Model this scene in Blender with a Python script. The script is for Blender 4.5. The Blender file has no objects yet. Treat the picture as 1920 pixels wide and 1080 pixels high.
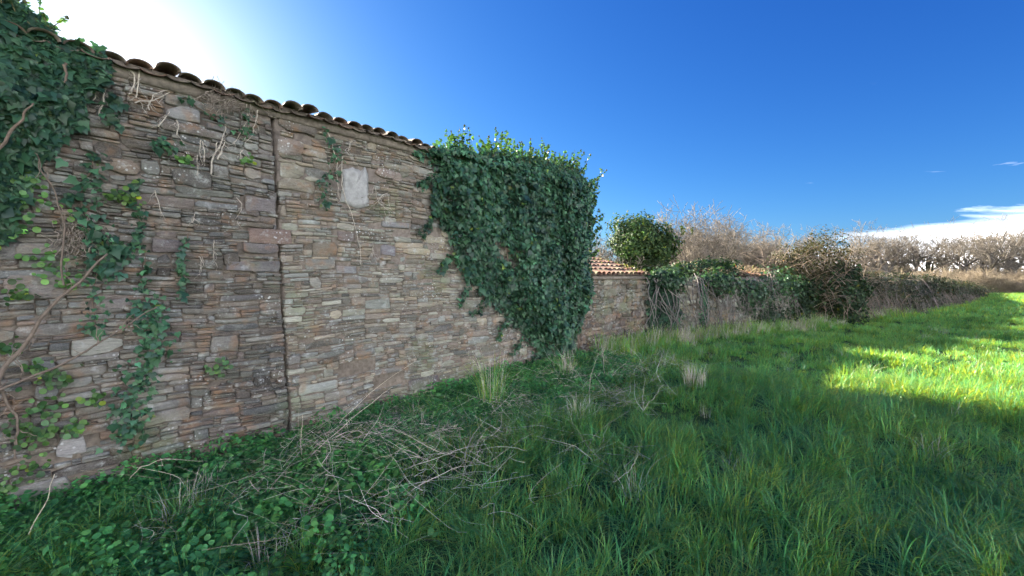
import bpy, math, random
import numpy as np
from mathutils import Vector, Matrix, noise as mnoise

# ------------------------------------------------------------------ camera, sky, sun, exposure
scene = bpy.context.scene
COL = scene.collection
CAM_H = 1.75
F_PX = 800.0                       # focal length in pixels of the 1920 px wide photograph
PITCH = math.atan(25.0 / F_PX)     # the horizon sits 25 px above the middle
cam_data = bpy.data.cameras.new('camera')
cam_data.sensor_width = 36.0
cam_data.lens = 36.0 * F_PX / 1920.0
cam_data.clip_start = 0.05
cam_data.clip_end = 3000.0
cam = bpy.data.objects.new('camera', cam_data)
cam.location = (0.0, 0.0, CAM_H)
cam.rotation_euler = (math.radians(90) - PITCH, 0.0, 0.0)
COL.objects.link(cam)
scene.camera = cam

SUN_AZ = math.radians(-42.4)       # from +Y (view direction) towards +X; negative is left
SUN_EL = math.radians(22.2)
SKY_STRENGTH = 0.13
SUN_STRENGTH = 5.0
EXPOSURE = 2.6
SKY_DUST = 0.5
SKY_POW = (1.6, 1.2, 0.8)
SKY_LEVEL = 1.3

world = bpy.data.worlds.new('World')
scene.world = world
world.use_nodes = True
wn, wl = world.node_tree.nodes, world.node_tree.links
wn.clear()


def wnode(kind, **kw):
    n = wn.new(kind)
    for k, v in kw.items():
        setattr(n, k, v)
    return n


def wmath(op, a, b=None, clamp=False):
    n = wnode('ShaderNodeMath', operation=op, use_clamp=clamp)
    for i, v in enumerate((a, b)):
        if v is None:
            continue
        if isinstance(v, (int, float)):
            n.inputs[i].default_value = v
        else:
            wl.new(v, n.inputs[i])
    return n.outputs[0]


sky = wnode('ShaderNodeTexSky', sky_type='NISHITA')
sky.sun_disc = False
sky.sun_elevation = SUN_EL
sky.sun_rotation = SUN_AZ
sky.altitude = 60.0
sky.air_density = 1.0
sky.dust_density = SKY_DUST
sky.ozone_density = 2.2
# deep, contrasty winter blue: a separate power response for each colour channel
sepc = wnode('ShaderNodeSeparateColor')
wl.new(sky.outputs[0], sepc.inputs[0])
combc = wnode('ShaderNodeCombineColor')
for ch, (pivot, power, level) in enumerate(((0.83, SKY_POW[0], 0.014), (1.73, SKY_POW[1], 0.115), (3.30, SKY_POW[2], 0.50))):
    v = wmath('POWER', wmath('MULTIPLY', sepc.outputs[ch], 1.0 / pivot), power)
    v = wmath('MULTIPLY', v, level * SKY_LEVEL / (SKY_STRENGTH * 2 ** EXPOSURE))
    wl.new(wmath('MINIMUM', v, 16.0), combc.inputs[ch])
SKY_COLOUR = combc.outputs[0]
# clouds: low streaky bank ahead, plus an unseen deck behind added to lift the shade
tc = wnode('ShaderNodeTexCoord')
sep = wnode('ShaderNodeSeparateXYZ')
wl.new(tc.outputs['Generated'], sep.inputs[0])
az = wmath('ARCTAN2', sep.outputs[0], sep.outputs[1])
el = wmath('ARCSINE', sep.outputs[2])
comb = wnode('ShaderNodeCombineXYZ')
wl.new(wmath('MULTIPLY', az, 2.2), comb.inputs[0])
wl.new(wmath('MULTIPLY', el, 16.0), comb.inputs[1])
cn = wnode('ShaderNodeTexNoise')
cn.inputs['Scale'].default_value = 2.0
cn.inputs['Detail'].default_value = 7.0
cn.inputs['Roughness'].default_value = 0.6
cn.inputs['Distortion'].default_value = 0.6
wl.new(comb.outputs[0], cn.inputs['Vector'])
# upper edge of the deck: low ahead, raised high behind the camera, out of view, to brighten the shade
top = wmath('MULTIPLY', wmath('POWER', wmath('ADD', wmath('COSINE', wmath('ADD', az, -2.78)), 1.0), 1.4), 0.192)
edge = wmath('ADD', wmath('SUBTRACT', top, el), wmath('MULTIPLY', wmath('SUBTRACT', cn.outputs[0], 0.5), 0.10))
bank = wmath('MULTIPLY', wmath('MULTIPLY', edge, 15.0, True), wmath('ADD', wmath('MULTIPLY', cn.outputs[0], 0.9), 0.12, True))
# wisps higher up
comb2 = wnode('ShaderNodeCombineXYZ')
wl.new(wmath('MULTIPLY', wmath('ADD', az, wmath('MULTIPLY', el, 1.5)), 5.0), comb2.inputs[0])
wl.new(wmath('MULTIPLY', el, 30.0), comb2.inputs[1])
cn2 = wnode('ShaderNodeTexNoise')
cn2.inputs['Scale'].default_value = 1.3
cn2.inputs['Detail'].default_value = 5.0
cn2.inputs['Distortion'].default_value = 0.8
wl.new(comb2.outputs[0], cn2.inputs['Vector'])
wisp = wmath('MULTIPLY', wmath('SUBTRACT', cn2.outputs[0], 0.715, True), 4.0, True)
low = wmath('MULTIPLY', wmath('SUBTRACT', 0.34, el, True), 3.0, True)
wisp = wmath('MULTIPLY', wmath('MULTIPLY', wisp, low), 0.5)
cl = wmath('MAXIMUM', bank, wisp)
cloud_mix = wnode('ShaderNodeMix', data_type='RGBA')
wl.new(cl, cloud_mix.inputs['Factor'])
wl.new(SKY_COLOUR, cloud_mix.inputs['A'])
CLOUD = 9.5 / (SKY_STRENGTH * 2 ** EXPOSURE)  # cloud brightness, raised so the unseen deck fills the shade
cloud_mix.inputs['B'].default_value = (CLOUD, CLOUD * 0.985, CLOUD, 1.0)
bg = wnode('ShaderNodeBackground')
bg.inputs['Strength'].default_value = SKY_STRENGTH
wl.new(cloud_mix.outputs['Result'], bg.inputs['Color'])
wout = wnode('ShaderNodeOutputWorld')
wl.new(bg.outputs[0], wout.inputs['Surface'])

sun_data = bpy.data.lights.new('sun', 'SUN')
sun_data.energy = SUN_STRENGTH
sun_data.angle = math.radians(0.53)
sun_data.color = (1.0, 0.90, 0.74)
sun = bpy.data.objects.new('sun', sun_data)
to_sun = Vector((math.sin(SUN_AZ) * math.cos(SUN_EL), math.cos(SUN_AZ) * math.cos(SUN_EL), math.sin(SUN_EL)))
sun.rotation_euler = to_sun.to_track_quat('Z', 'Y').to_euler()
sun.location = (-20, 20, 20)
COL.objects.link(sun)

vs = scene.view_settings
vs.view_transform = 'Standard'
vs.look = 'None'
vs.exposure = EXPOSURE
vs.gamma = 1.0
vs.use_curve_mapping = False
scene.render.engine = 'CYCLES'
scene.cycles.max_bounces = 5
scene.cycles.diffuse_bounces = 3
scene.cycles.glossy_bounces = 2
scene.cycles.transmission_bounces = 4
scene.cycles.transparent_max_bounces = 4
scene.cycles.use_denoising = True
scene.cycles.use_adaptive_sampling = True
scene.cycles.adaptive_threshold = 0.06
scene.cycles.sample_clamp_indirect = 6.0

# ------------------------------------------------------------------ frames of reference
random.seed(11)
RNG = np.random.default_rng(11)
TH = math.radians(41.2)            # the long wall runs off at this angle to the right of the view
DIST = 5.04                        # and passes this far from the viewer
UD = np.array([math.sin(TH), math.cos(TH), 0.0])       # along the wall, away from the viewer
ND = np.array([math.cos(TH), -math.sin(TH), 0.0])      # out of the wall, towards the viewer
P0 = np.array([-math.cos(TH), math.sin(TH), 0.0]) * DIST
ZA = np.array([0.0, 0.0, 1.0])


class Frame:
    """A vertical plane: origin, direction along it, normal out of it."""

    def __init__(self, origin, direction):
        self.o = np.array([origin[0], origin[1], 0.0])
        d = np.array([direction[0], direction[1], 0.0])
        self.u = d / np.linalg.norm(d)
        self.n = np.array([self.u[1], -self.u[0], 0.0])

    def p(self, u, z, n=0.0):
        u = np.asarray(u, float)[..., None]
        z = np.asarray(z, float)[..., None]
        n = np.asarray(n, float)[..., None]
        return self.o + self.u * u + ZA * z + self.n * n


WALL = Frame(P0[:2], UD[:2])


def ray(x, y):
    cp, sp = math.cos(PITCH), math.sin(PITCH)
    a, b, c = (x - 960.0) / F_PX, -(y - 540.0) / F_PX, 1.0
    return np.array([a, c * cp + b * sp, b * cp - c * sp])


def on_frame(fr, x, y, n=0.0):
    """Where the sight line through a photograph pixel meets the plane, as (u, z)."""
    d = ray(x, y)
    o = np.array([0, 0, CAM_H]) - fr.o
    t = (n - o @ fr.n) / (d @ fr.n)
    q = o + d * t
    return float(q @ fr.u), float(q[2])


def on_ground(x, y, z=0.0):
    d = ray(x, y)
    t = (z - CAM_H) / d[2]
    return float(d[0] * t), float(d[1] * t)


def at_depth(x, y, Y):
    d = ray(x, y)
    t = Y / d[1]
    return float(d[0] * t), Y, CAM_H + float(d[2] * t)


def fbm(x, y, z=0.0, oct=3):
    return mnoise.fractal(Vector((x, y, z)), 1.0, 2.0, oct)


def vnoise(p, seed=0, scale=1.0):
    """cheap vectorised smooth noise in about -1..1 for an (N,3) array"""
    r = np.random.default_rng(seed)
    out = np.zeros(len(p))
    for k in range(5):
        w = r.normal(size=3) * scale * (1.0 + 0.55 * k)
        out += np.sin(p @ w + r.uniform(0, 6.28)) / (1 + 0.35 * k)
    return out / 2.4


def ground_z(x, y):
    x = np.asarray(x, float)
    y = np.asarray(y, float)
    z = 0.05 * np.sin(x * 0.9 + 1.3) * np.sin(y * 0.7 + 0.4) + 0.03 * np.sin(x * 2.3 + y * 1.1) + 0.02 * np.sin(y * 3.1 - x * 1.7)
    d = np.hypot(x, y)
    n = (x - P0[0]) * ND[0] + (y - P0[1]) * ND[1]
    u = (x - P0[0]) * UD[0] + (y - P0[1]) * UD[1]
    dip = 0.22 * np.exp(-np.clip(n, 0, 9) / 0.9) * np.clip((7.0 - u) / 4.0, 0, 1)      # the ground falls towards the wall foot
    return z * np.clip(d / 3.0, 0.2, 1.0) * np.clip(n / 1.5, 0.3, 1) - dip + 0.10 * np.sin(x * 0.21 + 2.0) * np.sin(y * 0.17) * np.clip((d - 8) / 10, 0, 1)


# ------------------------------------------------------------------ mesh helpers
def make_mesh(name, verts, faces, mat, col=None, smooth=False):
    """verts (N,3); faces either an (M,k) array or a list of lists; col (N,3) or one colour."""
    me = bpy.data.meshes.new(name)
    verts = np.asarray(verts, np.float32)
    me.vertices.add(len(verts))
    me.vertices.foreach_set('co', verts.ravel())
    if isinstance(faces, np.ndarray):
        k = faces.shape[1]
        m = len(faces)
        me.loops.add(m * k)
        me.loops.foreach_set('vertex_index', faces.astype(np.int32).ravel())
        me.polygons.add(m)
        me.polygons.foreach_set('loop_start', np.arange(0, m * k, k, dtype=np.int32))
    else:
        flat = [i for f in faces for i in f]
        starts, s = [], 0
        for f in faces:
            starts.append(s)
            s += len(f)
        me.loops.add(len(flat))
        me.loops.foreach_set('vertex_index', flat)
        me.polygons.add(len(faces))
        me.polygons.foreach_set('loop_start', starts)
    if col is not None:
        a = me.attributes.new('col', 'FLOAT_COLOR', 'POINT')
        c = np.ones((len(verts), 4), np.float32)
        c[:, :3] = np.asarray(col, np.float32)
        a.data.foreach_set('color', c.ravel())
    me.update(calc_edges=True)
    me.validate()
    if smooth:
        me.polygons.foreach_set('use_smooth', [True] * len(me.polygons))
    if mat is not None:
        me.materials.append(mat)
    return me


def link(name, data, parent=None, loc=None):
    o = bpy.data.objects.new(name, data)
    COL.objects.link(o)
    if loc is not None:
        o.location = loc
    if parent is not None:
        o.parent = parent
    return o


def base_of(o):
    b = np.zeros(3)
    while o is not None:
        b += np.array(o.location)
        o = o.parent
    return b


def solid(name, verts, faces, mat, parent=None, col=None, smooth=False, stuff=False):
    """a mesh given in world coordinates, linked under its parent with the right offset"""
    verts = np.asarray(verts, float)
    if parent is not None:
        verts = verts - base_of(parent)
    o = link(name, make_mesh(name, verts, faces, mat, col, smooth), parent)
    if stuff:
        o['kind'] = 'stuff'
    return o


def thing(name, label, cat, loc=(0, 0, 0), group=None):
    o = link(name, None, None, tuple(float(v) for v in loc))
    o.empty_display_size = 0.2
    return tag(o, label, cat, group)


def tag(o, label, cat, group=None, kind='thing'):
    o['label'] = label
    o['category'] = cat
    if group:
        o['group'] = group
    if kind:
        o['kind'] = kind
    return o


class Bag:
    """collects pieces into one mesh"""

    def __init__(self):
        self.v, self.f, self.c, self.n = [], [], [], 0

    def add(self, v, f, c=None):
        v = np.asarray(v, float)
        self.v.append(v)
        self.f.extend([[i + self.n for i in q] for q in f])
        if c is not None:
            self.c.append(np.broadcast_to(np.asarray(c, float), v.shape))
        self.n += len(v)

    def obj(self, name, mat, parent=None, smooth=False, stuff=False):
        c = np.concatenate(self.c) if self.c else None
        return solid(name, np.concatenate(self.v), self.f, mat, parent, c, smooth, stuff)


def tube(pts, radii, sides=4):
    pts = np.asarray(pts, float)
    n = len(pts)
    radii = np.broadcast_to(np.asarray(radii, float), (n,))
    tan = np.gradient(pts, axis=0)
    tan /= np.linalg.norm(tan, axis=1, keepdims=True) + 1e-9
    ref = np.array([0.31, 0.17, 0.93]) if abs(tan[0][2]) < 0.8 else np.array([0.93, 0.31, 0.17])
    a = np.cross(tan, ref)
    a /= np.linalg.norm(a, axis=1, keepdims=True) + 1e-9
    b = np.cross(tan, a)
    ang = np.arange(sides) * 2 * math.pi / sides
    v = pts[:, None, :] + radii[:, None, None] * (np.cos(ang)[None, :, None] * a[:, None, :] + np.sin(ang)[None, :, None] * b[:, None, :])
    f = []
    for i in range(n - 1):
        for j in range(sides):
            k = (j + 1) % sides
            f.append([i * sides + j, i * sides + k, (i + 1) * sides + k, (i + 1) * sides + j])
    f.append([(n - 1) * sides + j for j in range(sides)])
    return v.reshape(-1, 3), f


def scatter(tv, tf, pos, rot, scale):
    """place the triangle template at every position; returns verts, faces"""
    tv = np.asarray(tv, float)
    tf = np.asarray(tf, int)
    n = len(pos)
    v = np.einsum('nij,kj->nki', rot, tv) * np.asarray(scale).reshape(n, 1, -1) + pos[:, None, :]
    f = tf[None] + (np.arange(n) * len(tv))[:, None, None]
    return v.reshape(-1, 3), f.reshape(-1, tf.shape[1])


def basis(normal, down):
    """rotation matrices whose z is the normal and whose -y points along 'down'"""
    z = normal / (np.linalg.norm(normal, axis=1, keepdims=True) + 1e-9)
    y = -down
    y = y - z * np.sum(y * z, axis=1, keepdims=True)
    y /= np.linalg.norm(y, axis=1, keepdims=True) + 1e-9
    x = np.cross(y, z)
    return np.stack([x, y, z], axis=2)


def in_poly(px, py, poly):
    px, py = np.asarray(px), np.asarray(py)
    inside = np.zeros(px.shape, bool)
    n = len(poly)
    for i in range(n):
        x0, y0 = poly[i]
        x1, y1 = poly[(i + 1) % n]
        c = ((y0 > py) != (y1 > py)) & (px < (x1 - x0) * (py - y0) / (y1 - y0 + 1e-12) + x0)
        inside ^= c
    return inside


def edge_dist(px, py, poly):
    best = np.full(np.shape(px), 1e9)
    n = len(poly)
    for i in range(n):
        x0, y0 = poly[i]
        x1, y1 = poly[(i + 1) % n]
        dx, dy = x1 - x0, y1 - y0
        t = np.clip(((px - x0) * dx + (py - y0) * dy) / (dx * dx + dy * dy + 1e-12), 0, 1)
        best = np.minimum(best, np.hypot(px - x0 - t * dx, py - y0 - t * dy))
    return best


# ------------------------------------------------------------------ materials
class Mat:
    def __init__(self, name):
        self.m = bpy.data.materials.new(name)
        self.m.use_nodes = True
        self.t = self.m.node_tree
        self.t.nodes.clear()

    def n(self, kind, inputs=None, **kw):
        nd = self.t.nodes.new(kind)
        for k, v in kw.items():
            setattr(nd, k, v)
        for k, v in (inputs or {}).items():
            self.put(nd.inputs[k], v)
        return nd

    def put(self, sock, v):
        if isinstance(v, bpy.types.NodeSocket):
            self.t.links.new(v, sock)
        elif isinstance(v, tuple) and len(v) == 3 and sock.type == 'RGBA':
            sock.default_value = (*v, 1.0)
        else:
            sock.default_value = v

    def mix(self, fac, a, b, blend='MIX'):
        nd = self.n('ShaderNodeMix', data_type='RGBA', blend_type=blend)
        self.put(nd.inputs['Factor'], fac)
        self.put(nd.inputs['A'], a)
        self.put(nd.inputs['B'], b)
        return nd.outputs['Result']

    def math(self, op, a, b=0.0, clamp=False):
        nd = self.n('ShaderNodeMath', operation=op, use_clamp=clamp)
        self.put(nd.inputs[0], a)
        self.put(nd.inputs[1], b)
        return nd.outputs[0]

    def noise(self, vec, scale, detail=4.0, rough=0.55, dist=0.0):
        nd = self.n('ShaderNodeTexNoise', {'Scale': scale, 'Detail': detail, 'Roughness': rough, 'Distortion': dist})
        if vec is not None:
            self.t.links.new(vec, nd.inputs['Vector'])
        return nd.outputs[0]

    def ramp(self, fac, lo, hi):
        nd = self.n('ShaderNodeMapRange', {'Value': fac, 'From Min': lo, 'From Max': hi})
        nd.clamp = True
        return nd.outputs[0]

    def pos(self, scale=(1, 1, 1), rotz=0.0):
        g = self.n('ShaderNodeNewGeometry')
        mp = self.n('ShaderNodeMapping')
        mp.inputs['Rotation'].default_value = (0, 0, rotz)
        self.t.links.new(g.outputs['Position'], mp.inputs['Vector'])
        mp2 = self.n('ShaderNodeMapping')
        mp2.inputs['Scale'].default_value = scale
        self.t.links.new(mp.outputs[0], mp2.inputs['Vector'])
        return mp2.outputs[0]

    def attr(self, name='col'):
        return self.n('ShaderNodeAttribute', attribute_name=name).outputs['Color']

    def rand(self):
        return self.n('ShaderNodeObjectInfo').outputs['Random']

    def out(self, shader):
        o = self.n('ShaderNodeOutputMaterial')
        self.t.links.new(shader, o.inputs['Surface'])
        return self.m

    def principled(self, color, rough=0.9, spec=0.25, bump=None, bump_strength=0.5, bump_dist=0.01):
        p = self.n('ShaderNodeBsdfPrincipled', {'Base Color': color, 'Roughness': rough, 'Specular IOR Level': spec})
        if bump is not None:
            b = self.n('ShaderNodeBump', {'Height': bump, 'Strength': bump_strength, 'Distance': bump_dist})
            self.t.links.new(b.outputs[0], p.inputs['Normal'])
        return p.outputs[0]


WALL_ROT = -math.atan2(UD[1], UD[0])


def stone_material(name, lichen=0.5, algae=True):
    m = Mat(name)
    c = m.attr()
    p = m.pos((1, 1, 1), WALL_ROT)
    ps = m.pos((1, 1, 5.0), WALL_ROT)
    grain = m.noise(ps, 14.0, 6.0, 0.65)
    big = m.noise(p, 3.0, 4.0)
    fine = m.noise(p, 90.0, 4.0, 0.7)
    c = m.mix(m.ramp(grain, 0.3, 0.75), m.mix(1.0, c, (0.62, 0.60, 0.60), 'MULTIPLY'), m.mix(1.0, c, (1.22, 1.18, 1.12), 'MULTIPLY'))
    c = m.mix(m.math('MULTIPLY', m.ramp(fine, 0.45, 0.8), 0.35), c, (0.42, 0.39, 0.34))
    # rust
    c = m.mix(m.math('MULTIPLY', m.ramp(m.noise(p, 5.5, 3.0), 0.54, 0.70), 0.5), c, (0.30, 0.17, 0.09))
    # green algae film in patches
    if algae:
        c = m.mix(m.math('MULTIPLY', m.ramp(m.noise(p, 1.1, 5.0, 0.6), 0.55, 0.72), 0.5), c, (0.17, 0.23, 0.10))
    # grey-blue and white crust lichen
    c = m.mix(m.math('MULTIPLY', m.ramp(m.noise(p, 9.0, 6.0, 0.7), 0.55, 0.68), 0.55), c, (0.46, 0.48, 0.45))
    c = m.mix(m.math('MULTIPLY', m.ramp(m.noise(p, 1.7, 7.0, 0.68, 0.5), 0.54, 0.70), 0.40), c, (0.42, 0.42, 0.38))
    vor = m.n('ShaderNodeTexVoronoi', {'Scale': 26.0, 'Randomness': 1.0})
    m.t.links.new(p, vor.inputs['Vector'])
    spot = m.math('MULTIPLY', m.ramp(vor.outputs['Distance'], 0.30, 0.18), m.ramp(m.noise(p, 2.4, 3.0), 0.54, 0.66))
    c = m.mix(m.math('MULTIPLY', spot, lichen), c, (0.66, 0.68, 0.66))
    h = m.math('ADD', m.math('MULTIPLY', grain, 0.7), m.math('MULTIPLY', fine, 0.4))
    h = m.math('ADD', h, m.math('MULTIPLY', m.noise(p, 11.0, 5.0, 0.6), 1.1))
    return m.out(m.principled(c, 0.92, 0.2, h, 0.8, 0.018))


def plain_material(name, color, var=0.3, scale=12.0, rough=0.9, spec=0.2, bump=0.5, stretch=(1, 1, 1), use_attr=False, bump_dist=0.01, second=None):
    m = Mat(name)
    p = m.pos(stretch)
    a = m.noise(p, scale, 5.0, 0.6)
    base = m.attr() if use_attr else color
    dark = m.mix(1.0, base, (1 - var, 1 - var, 1 - var), 'MULTIPLY')
    light = m.mix(1.0, base, (1 + var, 1 + var, 1 + var), 'MULTIPLY')
    c = m.mix(m.ramp(a, 0.3, 0.7), dark, light)
    if second is not None:
        c = m.mix(m.ramp(m.noise(p, scale * 0.35, 4.0), 0.5, 0.66), c, second)
    return m.out(m.principled(c, rough, spec, m.noise(p, scale * 3, 5.0, 0.7), bump, bump_dist))


def leaf_material(name, transl=0.35, rough=0.45, spec=0.35, attr=True, color=(0.05, 0.1, 0.03), var=0.35, trans_tint=(1.5, 1.7, 0.6), hue=None):
    m = Mat(name)
    base = m.attr() if attr else color
    r = m.rand()
    k = m.math('ADD', m.math('MULTIPLY', r, 2 * var), 1.0 - var)
    kk = m.n('ShaderNodeCombineXYZ', {0: k, 1: k, 2: k}).outputs[0]
    c = m.mix(1.0, base, kk, 'MULTIPLY')
    if hue is not None:
        c = m.mix(m.ramp(m.noise(m.pos(), 0.9, 4.0), 0.42, 0.66), c, m.mix(1.0, c, hue, 'MULTIPLY'))
    p = m.principled(c, rough, spec)
    t = m.n('ShaderNodeBsdfTranslucent', {'Color': m.mix(1.0, c, trans_tint, 'MULTIPLY')})
    s = m.n('ShaderNodeMixShader', {'Fac': transl})
    m.t.links.new(p, s.inputs[1])
    m.t.links.new(t.outputs[0], s.inputs[2])
    return m.out(s.outputs[0])


M_STONE = stone_material('schist', 0.8)
M_STONE_FAR = stone_material('schist_far', 0.4)
M_CORE = plain_material('earth_mortar', (0.20, 0.17, 0.14), 0.35, 20.0, bump=0.8)
M_PLASTER = plain_material('old_render', (0.40, 0.395, 0.375), 0.14, 26.0, bump=0.9, bump_dist=0.02, second=(0.31, 0.31, 0.29))
M_TILE = plain_material('clay_tile', (0.26, 0.135, 0.085), 0.35, 9.0, use_attr=True, bump=0.5, second=(0.16, 0.15, 0.10))
M_BARK = plain_material('bark', (0.17, 0.14, 0.11), 0.35, 30.0, stretch=(1, 1, 0.3), use_attr=True)
M_TWIG = plain_material('twig', (0.2, 0.17, 0.13), 0.3, 8.0, use_attr=True, bump=0.0)
M_IVY = leaf_material('ivy_leaf', 0.22, 0.42, 0.36)
M_BUSH = leaf_material('bush_leaf', 0.25, 0.6, 0.18)
M_WEED = leaf_material('weed_leaf', 0.30, 0.42, 0.42, hue=(1.25, 1.1, 0.8))
M_GRASS = leaf_material('grass_blade', 0.50, 0.38, 0.5, var=0.3, hue=(1.2, 1.04, 0.85), trans_tint=(3.3, 1.42, 0.2))
M_STRAW = leaf_material('dry_straw', 0.15, 0.7, 0.2, var=0.2, trans_tint=(1.1, 1.05, 0.9))
M_STEM = plain_material('dead_stem', (0.33, 0.28, 0.22), 0.3, 30.0, use_attr=True, bump=0.2)


# ------------------------------------------------------------------ ground
def build_ground():
    rs = np.concatenate([np.linspace(0, 30, 121)[1:], 30 * 1.12 ** np.arange(1, 34)])
    na = 144
    ang = np.arange(na) * 2 * math.pi / na
    xs = np.concatenate([[0.0], (rs[:, None] * np.sin(ang)[None]).ravel()])
    ys = np.concatenate([[0.0], (rs[:, None] * np.cos(ang)[None]).ravel()])
    v = np.stack([xs, ys, ground_z(xs, ys)], 1)
    f = [[0, 1 + (j + 1) % na, 1 + j] for j in range(na)]
    for i in range(len(rs) - 1):
        for j in range(na):
            k = (j + 1) % na
            f.append([1 + i * na + j, 1 + i * na + k, 1 + (i + 1) * na + k, 1 + (i + 1) * na + j])
    m = Mat('field_soil')
    p = m.pos()
    c = m.mix(m.ramp(m.noise(p, 2.0, 6.0), 0.35, 0.65), (0.055, 0.095, 0.030), (0.085, 0.130, 0.040))
    c = m.mix(m.math('MULTIPLY', m.ramp(m.noise(p, 7.0, 5.0), 0.55, 0.75), 0.6), c, (0.075, 0.060, 0.035))
    mat = m.out(m.principled(c, 0.95, 0.1, m.noise(p, 25.0, 5.0), 0.7, 0.05))
    o = solid('ground', v, f, mat, smooth=True)
    o['kind'] = 'structure'
    o['label'] = 'rough meadow ground in front of the old walls'


build_ground()


# ------------------------------------------------------------------ dry-stone masonry
PALETTE = np.array([
    (0.30, 0.235, 0.185), (0.26, 0.215, 0.185), (0.34, 0.28, 0.225), (0.36, 0.275, 0.195), (0.27, 0.195, 0.155),
    (0.24, 0.225, 0.215), (0.30, 0.285, 0.265), (0.33, 0.235, 0.165), (0.28, 0.255, 0.195), (0.38, 0.335, 0.275),
    (0.21, 0.175, 0.165), (0.30, 0.205, 0.165)])


def layout(u0, u1, z0, z1, rng, med=0.046, hmax=0.17, ratio=(1.8, 7.0), lmax=0.48):
    """rubble laid stone by stone on the lowest free ledge"""
    res = 0.02
    n = max(4, int(round((u1 - u0) / res)))
    H = np.full(n, z0)
    out = []
    while True:
        i = int(np.argmin(H))
        h0 = H[i]
        if h0 >= z1 - 0.012:
            break
        a = i
        while a > 0 and H[a - 1] < h0 + 0.010:
            a -= 1
        b = i + 1
        while b < n and H[b] < h0 + 0.010:
            b += 1
        run = b - a
        h = float(np.clip(med * math.exp(rng.normal() * 0.58), 0.016, hmax))
        if rng.random() < 0.05:
            h = float(np.clip(h * 2.0, 0.03, hmax))
        want = int(np.clip(h * rng.uniform(*ratio), 0.07, lmax) / res)
        side = min(H[a - 1] if a > 0 else 9, H[b] if b < n else 9) - h0
        if run <= want + 3:
            k = run
            if side < 0.20 and (run < 5 or rng.random() < 0.35):
                h = side if 0.015 < side < 0.11 else min(h, 0.11)
        else:
            k = want
        k = max(1, min(k, run))
        if run > k and rng.random() < 0.5:
            a = b - k
        base = float(H[a:a + k].mean())
        h = min(h, z1 - base + 0.01)
        if k * res / max(h, 0.01) < 0.9:
            h = max(0.018, k * res * 0.9)
        out.append((u0 + a * res, u0 + (a + k) * res, base, base + h))
        H[a:a + k] = base + h
    return out


def warp(u, z, seed):
    uu = u + 0.010 * math.sin(z * 9.1 + seed + u * 2.0)
    zz = z + 0.016 * math.sin(u * 1.7 + seed) + 0.010 * math.sin(u * 4.3 + z * 2.0 + seed * 3)
    return uu, zz


def stone_geo(fr, rect, rng, proud, seed, n=8, gap=0.004, do_warp=True, roundness=1.0):
    """one stone: irregular outline, bevelled and slightly tilted face, sides running back into the wall"""
    a, b, c, d = rect
    w, h = b - a, d - c
    g = min(gap, h * 0.10)
    a, b, c, d = a + g, b - g, c + g, d - g
    w, h = b - a, d - c
    k = min(w, h)
    cut = lambda: (rng.uniform(0.03, 0.5) if rng.random() < 0.7 else rng.uniform(0.6, 1.5)) * min(h, 0.10, w * 0.28) * roundness
    j = lambda s: rng.uniform(-s, s)
    x1, x2, x3, x4 = cut(), cut(), cut(), cut()
    y1, y2, y3, y4 = [min(0.46, rng.uniform(0.03, 0.45) * roundness) * h for _ in range(4)]
    pts = [(a + x1, c + j(.10) * h), (a + w * rng.uniform(.3, .7), c + j(.14) * h), (b - x2, c + j(.10) * h), (b + j(.04) * h, c + y2),
           (b + j(.04) * h, d - y3), (b - x3, d + j(.12) * h), (a + w * rng.uniform(.3, .7), d + j(.14) * h), (a + x4, d + j(.12) * h),
           (a + j(.04) * h, d - y4), (a + j(.04) * h, c + y1)]
    if n == 8:
        pts = [pts[i] for i in (0, 2, 3, 4, 5, 7, 8, 9)]
    m = len(pts)
    mu, mz = (a + b) / 2, (c + d) / 2
    bev = min(0.006, 0.18 * k)
    tx, tz = j(0.06) * min(1, 0.25 / w), j(0.22)
    V = []
    for (x, y) in pts:
        V.append((x, y, -0.07))
    for (x, y) in pts:
        V.append((x, y, proud - bev * rng.uniform(.6, 1.5)))
    for (x, y) in pts:
        sx = max(0.2, 1 - bev * 2.0 / w)
        sy = max(0.35, 1 - bev * 1.6 / h)
        xx, yy = mu + (x - mu) * sx, mz + (y - mz) * sy
        V.append((xx, yy, proud + tx * (xx - mu) + tz * (yy - mz) + j(0.006)))
    if do_warp:
        V = [(*warp(x, y, seed), q) for (x, y, q) in V]
    V = np.array(V)
    P = fr.p(V[:, 0], V[:, 1], V[:, 2])
    F = []
    for i in range(m):
        q = (i + 1) % m
        F.append([i, q, m + q, m + i])
        F.append([m + i, m + q, 2 * m + q, 2 * m + i])
    F.append([2 * m + i for i in range(m)])
    return P, F


def stone_colour(rng, tint=(1, 1, 1)):
    c = PALETTE[rng.integers(len(PALETTE))] * rng.uniform(0.6, 1.35)
    c = c * 0.68 + np.array((1.02, 1.02, 0.94)) * c.mean() * 0.32
    c = c * np.array((0.80, 0.895, 0.875))
    if rng.random() < 0.12:
        c = c * 0.55
    return np.clip(c * np.array(tint), 0.02, 0.55)


def px_of(p):
    d = np.asarray(p, float) - np.array([0, 0, CAM_H])
    cp, sp = math.cos(PITCH), math.sin(PITCH)
    Z = d[1] * cp - d[2] * sp
    if Z < 0.1:
        return -9999, -9999, 1e9
    return 960 + F_PX * d[0] / Z, 540 - F_PX * (d[2] * cp + d[1] * sp) / Z, Z


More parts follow.
